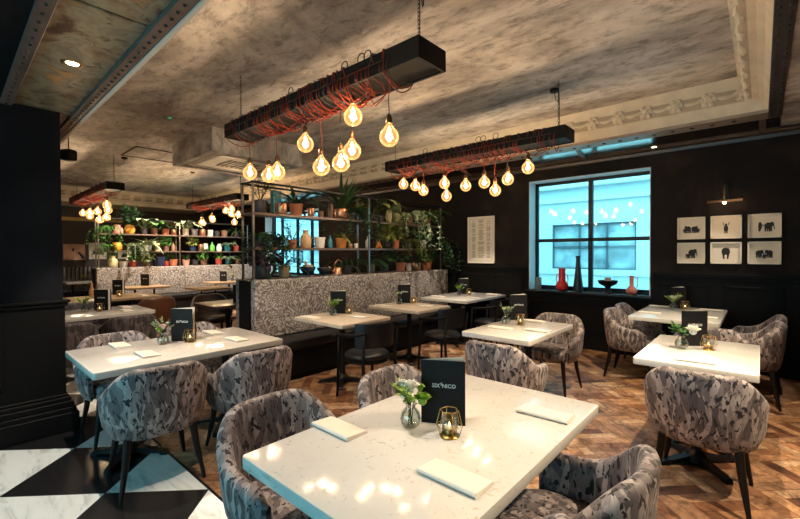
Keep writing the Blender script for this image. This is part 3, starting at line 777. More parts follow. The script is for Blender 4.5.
def fol_bush(r, n=150, R0=.12, w=.035, h=.2):
    bm = nbm()
    for i in range(14):
        a = r.uniform(0, 2*PI); q = r.uniform(.2, 1)*R0
        tube(bm, [(0, 0, 0), (math.cos(a)*q*.5, math.sin(a)*q*.5, h*.5), (math.cos(a)*q, math.sin(a)*q, h*r.uniform(.7, 1))], .0022, 4)
    for i in range(n):
        v = Vector((r.gauss(0, 1), r.gauss(0, 1), r.gauss(0, 1))).normalized()*r.uniform(.45, 1)
        p = Vector((v.x*R0, v.y*R0, h*.55+v.z*h*.5))
        d = (v+Vector((r.uniform(-.6, .6), r.uniform(-.6, .6), r.uniform(-.3, .6)))).normalized()
        leaf(bm, p, d, (0, 0, 1) if abs(d.z) < .9 else (1, 0, 0), w*r.uniform(1.2, 2), w*r.uniform(.7, 1), .5, seg=3)
    return bm
def fol_trail(r, n=13, L=.42, w=.026):
    bm = nbm()
    for i in range(n):
        a = r.uniform(0, 2*PI) if i % 3 else r.uniform(-.9, .9); l = L*r.uniform(.45, 1); pts = []; p = Vector((0, 0, 0)); d = Vector((math.cos(a)*.9, math.sin(a)*.9, .7))
        for k in range(12):
            pts.append(p.copy()); p = p+d*(l/10); out = 1 if k > 3 else 0
            d = (d+Vector((r.uniform(-.1, .1)-math.cos(a)*.10*out, r.uniform(-.1, .1)-math.sin(a)*.10*out, -.35))).normalized()
        tube(bm, pts, .0018, 4)
        for q in pts[1:]:
            for s in range(3):
                aa = r.uniform(0, 2*PI); leaf(bm, q, (math.cos(aa), math.sin(aa), r.uniform(-.5, .4)), (0, 0, 1), w*r.uniform(1, 1.6), w*r.uniform(.7, 1), .6, seg=2)
    for i in range(40):
        aa = r.uniform(0, 2*PI); leaf(bm, (math.cos(aa)*.03, math.sin(aa)*.03, 0), (math.cos(aa), math.sin(aa), r.uniform(.3, 1.4)), (0, 0, 1), w*r.uniform(1.6, 3), w, .6, seg=2)
    return bm
def fol_broad(r, n=13, L=.20, w=.085, st=.16):
    bm = nbm()
    for i in range(n):
        a = i*2.4+r.uniform(-.3, .3); e = r.uniform(.5, 1.7); d = Vector((math.cos(a), math.sin(a), e)).normalized(); s = st*r.uniform(.5, 1.1)
        tube(bm, [(0, 0, 0), d*s*.5, d*s+Vector((0, 0, .0))], .003, 4)
        leaf(bm, d*s, (math.cos(a), math.sin(a), e*.35), (0, 0, 1), L*r.uniform(.7, 1.1), w*r.uniform(.8, 1.1), 1.0, seg=5)
    return bm
def fol_fern(r, n=18, L=.26):
    bm = nbm()
    for i in range(n):
        a = i*2*PI/n*1.7+r.uniform(-.2, .2); p = Vector((0, 0, 0)); d = Vector((math.cos(a), math.sin(a), r.uniform(.7, 1.6))).normalized(); l = L*r.uniform(.7, 1.1)
        side = Vector((-math.sin(a), math.cos(a), 0)); pts = []
        for k in range(10):
            pts.append(p.copy())
            if k:
                for s in (-1, 1): leaf(bm, p, side*s+d*.4, (0, 0, 1), .055*math.sin(PI*(k+.8)/11.5)+.01, .013, .4, seg=2)
            p = p+d*l/10; d = (d+Vector((0, 0, -.2))).normalized()
        tube(bm, pts, .0015, 4)
    return bm
def fol_branch(r, n=9, L=.30):
    bm = nbm()
    for i in range(n):
        a = r.uniform(0, 2*PI); pts = []; p = Vector((0, 0, 0)); d = Vector((math.cos(a)*.5, math.sin(a)*.5, 1)).normalized(); l = L*r.uniform(.5, 1)
        for k in range(6):
            pts.append(p.copy()); p = p+d*l/6; d = (d+Vector((r.uniform(-.2, .2), r.uniform(-.2, .2), -.05))).normalized()
            if k > 1:
                for s in range(2): aa = r.uniform(0, 2*PI); leaf(bm, p, (math.cos(aa), math.sin(aa), .4), (0, 0, 1), .06, .022, .6, seg=3)
        tube(bm, pts, .0025, 4)
    return bm
FOL = {}
def folmesh(kind, v):
    key = (kind, v)
    if key not in FOL:
        r = random.Random(hash(kind) % 1 + 31*v+len(kind)*7)
        f = dict(spiky=fol_spiky, bush=fol_bush, trail=fol_trail, broad=fol_broad, fern=fol_fern, branch=fol_branch, tall=lambda r: fol_spiky(r, 40, .24, .02, .9, 2.2))[kind]
        bm = f(r); me = bpy.data.meshes.new('foliage'); bm.to_mesh(me); bm.free(); me.materials.append(GREEN); FOL[key] = me
    return FOL[key]
POTM = {}
def potmesh(shape):
    if shape not in POTM:
        P = dict(taper=[(0, 0), (.36, 0), (.40, .02), (.5, .9), (.53, .9), (.53, 1), (.47, 1), (.45, .86), (0, .86)],
                 cyl=[(0, 0), (.44, 0), (.47, .03), (.48, .97), (.47, 1), (.43, 1), (.42, .88), (0, .88)],
                 round=[(0, 0), (.28, 0), (.42, .15), (.5, .42), (.46, .72), (.36, .9), (.38, 1), (.33, 1), (.3, .86), (0, .86)],
                 tallvase=[(0, 0), (.30, 0), (.38, .12), (.46, .45), (.44, .75), (.34, .93), (.36, 1), (.30, 1), (.28, .9), (0, .9)],
                 bottle=[(0, 0), (.40, 0), (.46, .05), (.46, .55), (.36, .68), (.16, .8), (.15, .97), (.19, 1), (.12, 1), (0, .98)],
                 bowl=[(0, 0), (.18, 0), (.16, .16), (.30, .3), (.47, .7), (.5, 1), (.46, 1), (.42, .74), (.2, .42), (0, .4)],
                 cone=[(0, 0), (.5, 0), (.46, .08), (.12, .9), (.07, 1), (0, 1)],
                 jar=[(0, 0), (.42, 0), (.48, .08), (.5, .4), (.44, .66), (.26, .78), (.24, .92), (.30, 1), (.2, 1), (0, .97)])[shape]
        bm = nbm(); lathe(bm, P, n=18); me = bpy.data.meshes.new('pot'); bm.to_mesh(me); bm.free(); me.materials.append(POTS['white']); me.set_sharp_from_angle(angle=R(45)); POTM[shape] = me
    return POTM[shape]
soilme = None
LEAFM = dict(g=GREEN, d=GREEND, p=GREENP, o=GREENO, l=GREENB, u=PURPL, s=SAGE)
LEAFW = dict(g='green', d='dark green', p='pale', o='olive green', l='lime green', u='purple-black', s='sage green')
KW = dict(spiky='arching plant', bush='bushy plant', trail='trailing plant', broad='broad-leaved plant', fern='fern', branch='branching plant', tall='spiky plant')
CW = dict(terracotta='terracotta', copper='copper', white='white', grey='grey', dark='charcoal', tan='tan', orange='orange', red='red', navy='navy blue', amber='amber', cream='cream', teal='teal', olive='olive', pink='pink', brown='brown', green='green')
SWD = dict(taper='pot', cyl='straight-sided pot', round='rounded pot', tallvase='tall vase', bottle='bottle', bowl='bowl', cone='cone ornament', jar='jar')
NAMES = dict(taper='plant_pot', cyl='plant_pot', round='plant_pot', tallvase='ceramic_vase', bottle='glass_bottle', bowl='ceramic_bowl', cone='cone_ornament', jar='ceramic_jar')
ORD = ['first', 'second', 'third', 'fourth', 'fifth', 'sixth', 'seventh', 'eighth', 'ninth', 'tenth', 'eleventh', 'twelfth', 'thirteenth', 'fourteenth', 'fifteenth', 'sixteenth']
def put_pot(x, y, z, shape, col, w, h, fk, fc, fs, where, group, variant):
    if fk:
        lab = '%s in %s %s %s, %s' % (LEAFW[fc]+' '+KW[fk], 'an' if CW[col][0] in 'aoeiu' else 'a', CW[col], SWD[shape], where)
        t = thing('potted_plant', lab, 'plant', (x, y, z), 0, group)
    else:
        lab = '%s %s, %s' % (CW[col], SWD[shape], where)
        t = None
    o = bpy.data.objects.new('pot' if fk else NAMES[shape], potmesh(shape)); COL.objects.link(o)
    o.scale = (w, w, h); o.material_slots[0].link = 'OBJECT'; o.material_slots[0].material = POTS[col]
    if t:
        o.parent = t
        f = bpy.data.objects.new('foliage', folmesh(fk, variant % 3)); COL.objects.link(f); f.parent = t; f.location = (0, 0, h*.87); f.scale = (fs*(1.6 if x > -8 else 1.45),)*3; f.rotation_euler.z = (variant*1.9) % 6.28 if fk != 'trail' else (variant % 3-1)*.4
        f.material_slots[0].link = 'OBJECT'; f.material_slots[0].material = LEAFM[fc]
    else:
        o.location = (x, y, z); tag(o, lab, SWD[shape].split()[-1], group)
def shelf_row(x, z, items, where, group):
    for i, it in enumerate(sorted(items, key=lambda q: q[0])):
        y, shape, col, w, h, fk, fc, fs = it[:8]
        dx = it[8] if len(it) > 8 else 0
        put_pot(x+dx, y, z, shape, col, w, h, fk, fc, fs, '%s from left on %s' % (ORD[i], where), group, i)
A = -4.73
shelf_row(A, 2.003, [
    (2.66, 'cyl', 'dark', .16, .17, 'branch', 'd', 1.1), (2.93, 'cyl', 'copper', .145, .15, None, 'g', 0, .05), (3.19, 'taper', 'terracotta', .18, .165, 'spiky', 'd', 1.25),
    (3.43, 'cyl', 'copper', .10, .13, None, 'g', 0), (3.60, 'cyl', 'brown', .09, .10, None, 'g', 0), (3.78, 'tallvase', 'brown', .09, .24, None, 'g', 0), (3.98, 'cyl', 'copper', .20, .16, 'tall', 'd', 1.45),
    (4.22, 'taper', 'dark', .15, .13, 'trail', 'd', 1.2), (4.62, 'taper', 'dark', .15, .13, 'broad', 'o', 1.25, -.02), (4.84, 'cyl', 'dark', .12, .12, 'broad', 'd', 1.0, -.02), (5.03, 'tallvase', 'cream', .12, .23, None, 'g', 0), (5.23, 'tallvase', 'olive', .18, .35, None, 'g', 0),
    (5.52, 'taper', 'brown', .16, .15, 'trail', 'p', 1.55, .03), (5.78, 'taper', 'dark', .14, .12, 'fern', 'g', 1.0), (6.05, 'taper', 'red', .19, .16, 'fern', 'g', 1.35)],
    'near top shelf', 'pots and plants on the near shelving')
shelf_row(A, 1.573, [
    (2.67, 'taper', 'dark', .18, .15, 'trail', 'd', 1.0), (2.88, 'taper', 'dark', .13, .12, 'trail', 'd', .9), (3.12, 'taper', 'terracotta', .125, .115, 'branch', 'd', .9), (3.34, 'jar', 'tan', .155, .25, None, 'g', 0),
    (3.58, 'taper', 'white', .16, .155, None, 'g', 0), (3.77, 'bottle', 'teal', .07, .2, None, 'g', 0), (3.98, 'taper', 'orange', .17, .155, 'spiky', 'o', .85), (4.16, 'cyl', 'copper', .07, .07, None, 'g', 0), (4.28, 'cyl', 'white', .07, .08, None, 'g', 0),
    (4.53, 'bottle', 'white', .08, .2, None, 'g', 0), (4.78, 'cone', 'orange', .12, .16, None, 'g', 0), (4.98, 'taper', 'dark', .13, .12, 'bush', 'o', 1.0), (5.20, 'taper', 'terracotta', .13, .15, 'bush', 'o', 1.1), (5.53, 'taper', 'dark', .14, .13, 'trail', 'o', .9, .03), (5.96, 'cyl', 'white', .12, .17, 'bush', 'g', 1.0), (6.24, 'taper', 'dark', .13, .12, 'trail', 'd', 1.4, .04)],
    'near middle shelf', 'pots and plants on the near shelving')
shelf_row(A, 1.1825, [
    (2.68, 'cyl', 'dark', .19, .17, 'bush', 'u', 1.0), (2.99, 'taper', 'tan', .16, .155, 'spiky', 'd', 1.2), (3.37, 'bowl', 'navy', .22, .13, None, 'g', 0), (3.66, 'bowl', 'dark', .22, .11, None, 'g', 0), (4.10, 'taper', 'dark', .15, .13, 'spiky', 'd', 1.0),
    (4.60, 'cyl', 'grey', .14, .15, 'fern', 'd', .8), (4.92, 'taper', 'dark', .15, .13, 'bush', 'd', 1.0), (5.33, 'taper', 'terracotta', .18, .15, 'broad', 'd', .7), (5.55, 'cyl', 'white', .10, .13, None, 'g', 0),
    (5.78, 'cyl', 'copper', .17, .14, 'spiky', 'd', .7), (6.08, 'taper', 'terracotta', .19, .15, 'bush', 'g', .8)],
    'near divider top', 'pots and plants on the near shelving')
B = -11.85
shelf_row(B, 2.003, [(2.62, 'cyl', 'dark', .14, .12, 'trail', 'g', 1.3, .1), (2.84, 'jar', 'pink', .24, .22, None, 'g', 0), (3.10, 'round', 'amber', .24, .23, 'bush', 'd', 1.6), (3.42, 'taper', 'dark', .18, .15, 'broad', 'p', 1.3), (3.65, 'cyl', 'brown', .16, .18, 'broad', 'g', 1.1),
    (3.92, 'taper', 'terracotta', .18, .17, 'spiky', 'd', 1.3), (4.12, 'cyl', 'copper', .14, .16, None, 'g', 0), (4.42, 'cyl', 'white', .17, .19, 'broad', 'p', 1.25), (4.66, 'taper', 'grey', .17, .19, None, 'g', 0), (4.87, 'cyl', 'copper', .17, .19, None, 'g', 0), (5.09, 'cyl', 'white', .16, .18, None, 'g', 0), (5.28, 'taper', 'dark', .16, .16, None, 'g', 0), (5.50, 'taper', 'brown', .20, .18, None, 'g', 0), (5.85, 'taper', 'dark', .16, .15, 'spiky', 'd', 1.3)],
    'far top shelf', 'pots and plants on the far shelving')
shelf_row(B, 1.573, [(2.60, 'taper', 'dark', .15, .13, 'trail', 'g', .9, .1), (2.82, 'round', 'amber', .24, .22, None, 'g', 0), (3.12, 'taper', 'dark', .16, .14, 'trail', 'p', 1.2, .1), (3.48, 'taper', 'white', .17, .15, 'spiky', 'p', 1.7, .06), (3.72, 'cyl', 'cream', .12, .22, None, 'g', 0), (3.92, 'taper', 'brown', .15, .14, 'bush', 'g', .9), (4.10, 'bottle', 'brown', .12, .24, None, 'g', 0),
    (4.60, 'taper', 'navy', .17, .16, 'bush', 'o', .9), (4.82, 'cyl', 'copper', .13, .20, None, 'g', 0), (4.96, 'cyl', 'white', .12, .22, None, 'g', 0), (5.14, 'bottle', 'green', .15, .26, None, 'g', 0), (5.34, 'jar', 'white', .15, .22, None, 'g', 0), (5.58, 'taper', 'teal', .19, .20, 'fern', 's', .9), (5.85, 'taper', 'red', .16, .17, None, 'g', 0)],
    'far middle shelf', 'pots and plants on the far shelving')
shelf_row(B, 1.1825, [(2.73, 'jar', 'cream', .22, .28, None, 'g', 0), (2.95, 'taper', 'white', .20, .14, None, 'g', 0), (3.15, 'taper', 'red', .18, .15, 'bush', 'g', 1.2), (3.46, 'taper', 'brown', .17, .14, 'bush', 'o', 1.1), (3.74, 'taper', 'navy', .32, .24, None, 'g', 0), (3.93, 'taper', 'red', .12, .12, 'branch', 'g', .8), (4.10, 'taper', 'terracotta', .21, .17, 'branch', 'g', .7),
    (4.42, 'taper', 'pink', .19, .16, 'tall', 'g', .7), (4.66, 'taper', 'dark', .18, .15, None, 'g', 0), (4.90, 'taper', 'brown', .19, .17, 'bush', 'g', 1.1), (5.32, 'taper', 'red', .19, .18, 'bush', 'g', .8), (5.60, 'cyl', 'teal', .15, .17, 'fern', 's', 1.0), (5.90, 'taper', 'brown', .16, .15, 'spiky', 'g', .8)],
    'far divider top', 'pots and plants on the far shelving')
# extras on the near shelving
t = thing('stacked_planter', 'teal grey square planter standing behind the copper pot on the near top shelf', 'planter', (-4.80, 2.93, 2.17+.21))
bm = nbm(); box(bm, -.045, .045, -.06, .06, 0, .33, .008, 2); fin('planter_body', bm, POTS['teal'], t)
t.location = (-4.81, 2.93, 2.003)
t = thing('copper_watering_can', 'copper watering can with arched handle on the near divider top', 'watering can', (-4.70, 3.88, 1.1825))
bm = nbm(); lathe(bm, [(0, 0), (.065, 0), (.06, .09), (.045, .11), (.035, .11), (0, .10)], n=18); fin('body', bm, COPPER, t, smooth=50)
bm = nbm(); tube(bm, [(0, -.05, .08), (0, -.05, .17), (0, 0, .22), (0, .07, .20), (0, .09, .12), (0, .055, .05)], .006, 8); fin('handle', bm, COPPER, t)
bm = nbm(); tube(bm, [(0, -.05, .03), (0, -.12, .07), (0, -.16, .13)], [.012, .008, .006], 8); fin('spout', bm, COPPER, t)
bm = nbm(); box(bm, -.05, .05, -.055, .055, 0, .10, .008, 2); lathe(bm, [(.02, .10), (.02, .15), (.012, .15), (0, .15)], (0, -.03, 0), 10)
tag(fin('carved_ornament', bm, POTS['tan'], loc=(-4.73, 3.37, 1.2415)), 'tan carved block ornament standing in the navy bowl', 'ornament')

# ------------------------------------------------------------------ pendant beams with wound cable and globe bulbs
LIGHTS = []
def lamp_point(x, y, z, w, col=(1, .82, .66), r=.03):
    l = bpy.data.lights.new('bulb_light', 'POINT'); l.energy = w; l.color = col; l.shadow_soft_size = r
    o = bpy.data.objects.new('bulb_light', l); COL.objects.link(o); o.location = (x, y, z); return o
def globe_meshes():
    g = nbm(); prof = [(.0, -.062)]
    for i in range(1, 13):
        a = -PI/2+i*PI/14.6; prof.append((math.cos(a)*.060, math.sin(a)*.060-.002))
    prof += [(.028, .058), (.018, .070), (.0155, .082)]
    lathe(g, prof, n=24); me_g = bpy.data.meshes.new('bulb'); g.to_mesh(me_g); g.free(); me_g.materials.append(BGLASS)
    g = nbm()
    for k in range(6):
        a = k*PI/3; x, y = math.cos(a), math.sin(a)
        tube(g, [(x*.004, y*.004, .045), (x*.011, y*.011, .02), (x*.012, y*.012, -.010), (x*.006, y*.006, -.030)], .0017, 5)
    tube(g, [(0, 0, .06), (0, 0, .0)], .004, 6)
    me_f = bpy.data.meshes.new('filament'); g.to_mesh(me_f); g.free(); me_f.materials.append(FIL)
    g = nbm(); lathe(g, [(0, .135), (.010, .134), (.013, .125), (.019, .118), (.0205, .085), (.019, .078), (.0, .078)], n=16)
    me_s = bpy.data.meshes.new('socket'); g.to_mesh(me_s); g.free(); me_s.materials.append(mat('bronze_socket', (.16, .09, .045), .35, .9))
    return me_g, me_f, me_s
GLM = globe_meshes()
def pendant(x0, x1, yc, zb, bulbs, lab, h=.115, w=.24, power=5, seed=1, roses=(), scale=1.0, loops=26):
    r = random.Random(seed)
    t = thing('beam_pendant_light', lab, 'pendant light', ((x0+x1)/2, yc, zb), 0, 'wooden beam pendants with globe bulbs')
    cx = (x0+x1)/2; hl = (x1-x0)/2
    bm = nbm()
    # inverted trough: top board and two side boards plus end boards
    box(bm, -hl, hl, -w/2, w/2, h-.02, h, .002, 1); box(bm, -hl, hl, -w/2, -w/2+.02, 0, h-.02, .002, 1); box(bm, -hl, hl, w/2-.02, w/2, 0, h-.02, .002, 1)
    box(bm, -hl, -hl+.02, -w/2+.02, w/2-.02, 0, h-.02); box(bm, hl-.02, hl, -w/2+.02, w/2-.02, 0, h-.02); box(bm, -hl+.02, hl-.02, -w/2+.02, w/2-.02, .012, .026)
    fin('beam', bm, BEAMM, t)
    for (cxx) in roses:
        bm = nbm()
        z = h; top = ZC-zb; k = 0
        while z < top-.02:
            # chain links alternate in direction
            pts = []
            for q in range(8):
                a = q*PI/4; u = math.cos(a)*.008; v = math.sin(a)*.017
                pts.append((cxx+(u if k % 2 else 0), (0 if k % 2 else u), z+.017+v))
            tube(bm, pts, .0022, 4, closed=True); z += .026; k += 1
        fin('chain', bm, BLACKM, t)
    rx = roses[-1] if roses else 0
    bm = nbm(); lathe(bm, [(0, -.035), (.045, -.033), (.05, -.02), (.05, 0), (0, 0)], (rx-.12, .20, ZC-zb), 18); fin('ceiling_rose', bm, BLACK, t, smooth=50)
    bm = nbm(); tube(bm, [(rx-.12, .20, ZC-zb-.03), (rx-.10, .18, ZC-zb-.12), (rx-.03, .08, ZC-zb-.20), (rx, .01, ZC-zb-.10), (rx+.01, 0, h+.3), (rx+.01, 0, h)], .004, 5); fin('flex', bm, BLKC, t)
    # wound cable
    for ci, (mm, nn, nm) in enumerate(((REDC, loops, 'red_cable'), (BLKC, loops//2, 'black_cable'))):
        bm = nbm(); WR = []
        for i in range(nn):
            px = r.uniform(-hl+.15, hl-.25)
            if ci == 0 and i < len(bulbs)*2: px = max(-hl+.08, min(hl-.12, bulbs[i//2][0]-cx+r.uniform(-.12, .12)))
            sk = r.uniform(-.16, .16); dz = r.uniform(.01, .09 if ci == 0 else .05); o = .006+.003*ci
            ww = w/2+o
            pts = [(px, -ww, h*.5), (px+sk*.2, -ww, h+o*.6), (px+sk*.3, -ww*.4, h+o+r.uniform(0, .02)), (px+sk*.45, ww*.5, h+o), (px+sk*.55, ww, h+.0), (px+sk*.7, ww+.004, .01)]
            n = 7
            for k in range(1, n):
                tt = k/n; pts.append((px+sk*(.7+.5*tt), ww-2*ww*tt, -.006-dz*math.sin(PI*tt)))
            pts += [(px+sk*1.2, -ww-.002, .012), (px+sk*1.3, -ww-.002, h*.5)]
            WR.append((px, pts))
        # slack swags running along under the beam
        for i in range(nn//3):
            a = r.uniform(-hl+.2, hl-.5); b = a+r.uniform(.15, .4); y = r.uniform(-w/2, w/2); dd = r.uniform(.05, .13)
            WR.append((a, [(a, -w/2-.008, h*.5), (a, -w/2-.008, .01)]+[(a+(b-a)*k/8, y*.5+.02*math.sin(k)-(w*.25 if k in (0, 8) else 0), -.008-dd*math.sin(PI*k/8)) for k in range(9)]+[(b, -w/2-.008, .01), (b, -w/2-.008, h*.5)]))
        if ci == 1:
            for i in range(4):
                a = r.uniform(-hl*.6, hl*.7); WR.append((a, [(a+.035*math.cos(q*PI/6-PI/2), -.1, h+.045+.035*math.sin(q*PI/6-PI/2)) for q in range(13)]))
        WR.sort(key=lambda q: q[0]); tube(bm, [p for q in WR for p in q[1]], .0042, 5); fin(nm, bm, mm, t)
    for (bx, by, bz) in bulbs:
        b = bpy.data.objects.new('bulb', GLM[0]); COL.objects.link(b); b.parent = t; b.location = (bx-cx, by-yc, bz-zb); b.scale = (scale,)*3
        for me in GLM[1:]:
            f = bpy.data.objects.new(me.name.split('.')[0], me); COL.objects.link(f); f.parent = b
        bm = nbm(); top = (bz-zb)+.13*scale
        pts = [(bx-cx, by-yc, top)]
        for k in range(1, 6): pts.append((bx-cx+.008*math.sin(k*1.3+bx*9), by-yc+.006*math.cos(k+bx*5), top+(0.006-top)*k/5))
        tube(bm, pts, .0038, 5); fin('cord', bm, REDC if r.random() < .7 else BLKC, t)
        lamp_point(bx, by, bz-.0, power, r=.03)
    return t
pendant(-4.129, -1.559, 2.071, 2.690, [(-3.879, 2.071, 2.321), (-3.641, 2.142, 2.273), (-3.332, 2.047, 2.25), (-2.892, 2.047, 2.428), (-2.677, 2.047, 2.202), (-2.487, 2.094, 2.214), (-2.38, 2.118, 2.297), (-2.261, 2.023, 2.511), (-1.963, 2.094, 2.321)],
        'nearest black beam pendant wound with red cable, nine globe bulbs over front tables', h=0.137, w=0.286, roses=(-1.21, 1.17), seed=3, loops=34, power=8.5, scale=1.15)
pendant(-4.106, -1.523, 4.427, 2.690, [(-3.891, 4.451, 2.5), (-3.629, 4.403, 2.44), (-3.522, 4.451, 2.369), (-3.13, 4.403, 2.416), (-3.165, 4.498, 2.262), (-2.832, 4.451, 2.357), (-2.535, 4.403, 2.357), (-2.439, 4.498, 2.262), (-2.249, 4.451, 2.369), (-1.987, 4.427, 2.464)],
        'black beam pendant wound with red cable hanging over the centre table by the window', h=0.137, w=0.286, roses=(-1.21, 1.17), seed=5, loops=34, power=8.5, scale=1.15)
pendant(-12.197, -8.866, 2.106, 2.690, [(-10.591, 2.047, 2.381), (-10.234, 2.142, 2.214), (-9.937, 2.047, 2.357), (-9.46, 2.118, 2.357), (-9.222, 2.047, 2.428), (-10.948, 2.118, 2.333), (-11.424, 2.083, 2.428), (-9.699, 2.142, 2.238)],
        'far left beam pendant with glowing globe bulbs, seen beside the pillar', h=0.137, w=0.286, roses=(-1.59, 1.56), seed=8, loops=26, power=14, scale=1.15)
pendant(-11.364, -8.568, 4.403, 2.690, [(-10.829, 4.427, 2.309), (-10.532, 4.355, 2.274), (-10.258, 4.451, 2.404), (-10.055, 4.379, 2.333), (-9.401, 4.403, 2.511), (-9.222, 4.451, 2.428), (-9.044, 4.379, 2.523), (-9.222, 4.522, 2.238), (-8.83, 4.427, 2.381)],
        'far beam pendant with globe bulbs beyond the air unit', h=0.137, w=0.286, roses=(-1.33, 1.29), seed=11, loops=26, power=14, scale=1.15)

# ------------------------------------------------------------------ tabletop pieces
def make_menu():
    t = thing('menu_card', 'x', 'menu')
    # standing folded booklet, front cover looks along -y, size .19 x .27
    W, Hh = .19, .275
    bm = nbm(); a = R(14)
    def leafq(ang, th=.0022):
        d = Vector((math.cos(ang), math.sin(ang), 0)); n = Vector((-d.y, d.x, 0))*th
        V = [bm.verts.new(Vector((-W/2, 0, 0))+d*s*W+n*o+Vector((0, 0, z*Hh))) for s in (0, 1) for o in (0, 1) for z in (0, 1)]
        i = [(0, 1, 3, 2), (4, 6, 7, 5), (0, 4, 5, 1), (2, 3, 7, 6), (1, 5, 7, 3), (0, 2, 6, 4)]
        for q in i: bm.faces.new([V[k] for k in q])
    leafq(0); leafq(a*2.0); recalc(bm); fin('cover', bm, mat('black_card', (.008, .008, .009), .6, spec=.2) if 'black_card' not in MATS else MATS['black_card'], t)
    bm = nbm()
    for k in range(3):
        an = a*(.6+.35*k); d = Vector((math.cos(an), math.sin(an), 0))
        V = [bm.verts.new(Vector((-W/2+.004, 0, 0))+d*s*(W-.008)+Vector((0, 0, z))) for s, z in ((0, .004), (1, .004), (1, Hh+.002+.003*k), (0, Hh+.001))]
        bm.faces.new(V)
    fin('page', bm, LINEN, t)
    bm = nbm()
    text_bm(bm, 'SIX', .0235, (-.031, -.0005, .158), (1, 0, 0), (0, 0, 1)); text_bm(bm, 'NICO', .0235, (.0255, -.0005, .158), (1, 0, 0), (0, 0, 1))
    c, s = math.cos(R(-70)), math.sin(R(-70)); text_bm(bm, 'by', .014, (-.0105, -.0005, .171), (c, 0, s), (-s, 0, c))
    fin('lettering', bm, LETTER, t)
    return t
def make_lantern():
    t = thing('tealight_lantern', 'x', 'candle holder')
    bm = nbm()
    lo = [(math.cos(k*PI/3)*.040, math.sin(k*PI/3)*.040, .004) for k in range(6)]
    mi = [(math.cos(k*PI/3)*.054, math.sin(k*PI/3)*.054, .045) for k in range(6)]
    hi = [(math.cos(k*PI/3)*.038, math.sin(k*PI/3)*.038, .105) for k in range(6)]
    for ring in (lo, mi, hi): tube(bm, ring, .0017, 5, closed=True)
    for k in range(6): tube(bm, [lo[k], mi[k], hi[k]], .0017, 5)
    lathe(bm, [(0, 0), (.040, 0), (.040, .005), (0, .006)], n=18); fin('wire_cage', bm, BRASS, t)
    bm = nbm(); lathe(bm, [(.022, .008), (.031, .014), (.032, .085), (.030, .085), (.029, .016), (0, .012)], n=18); fin('glass_cup', bm, CGLASS, t)
    bm = nbm(); lathe(bm, [(0, .014), (.024, .014), (.025, .034), (.022, .034), (0, .032)], n=18); c = fin('tealight', bm, BRASS, t)
    bm = nbm(); lathe(bm, [(0, .037), (.020, .037), (.021, .034), (0, .033)], n=14); fin('wax', bm, CANDLE, c)
    bm = nbm(); lathe(bm, [(0, .037), (.0035, .042), (.0025, .052), (0, .060)], n=8); fin('flame', bm, FLAME, c)
    return t
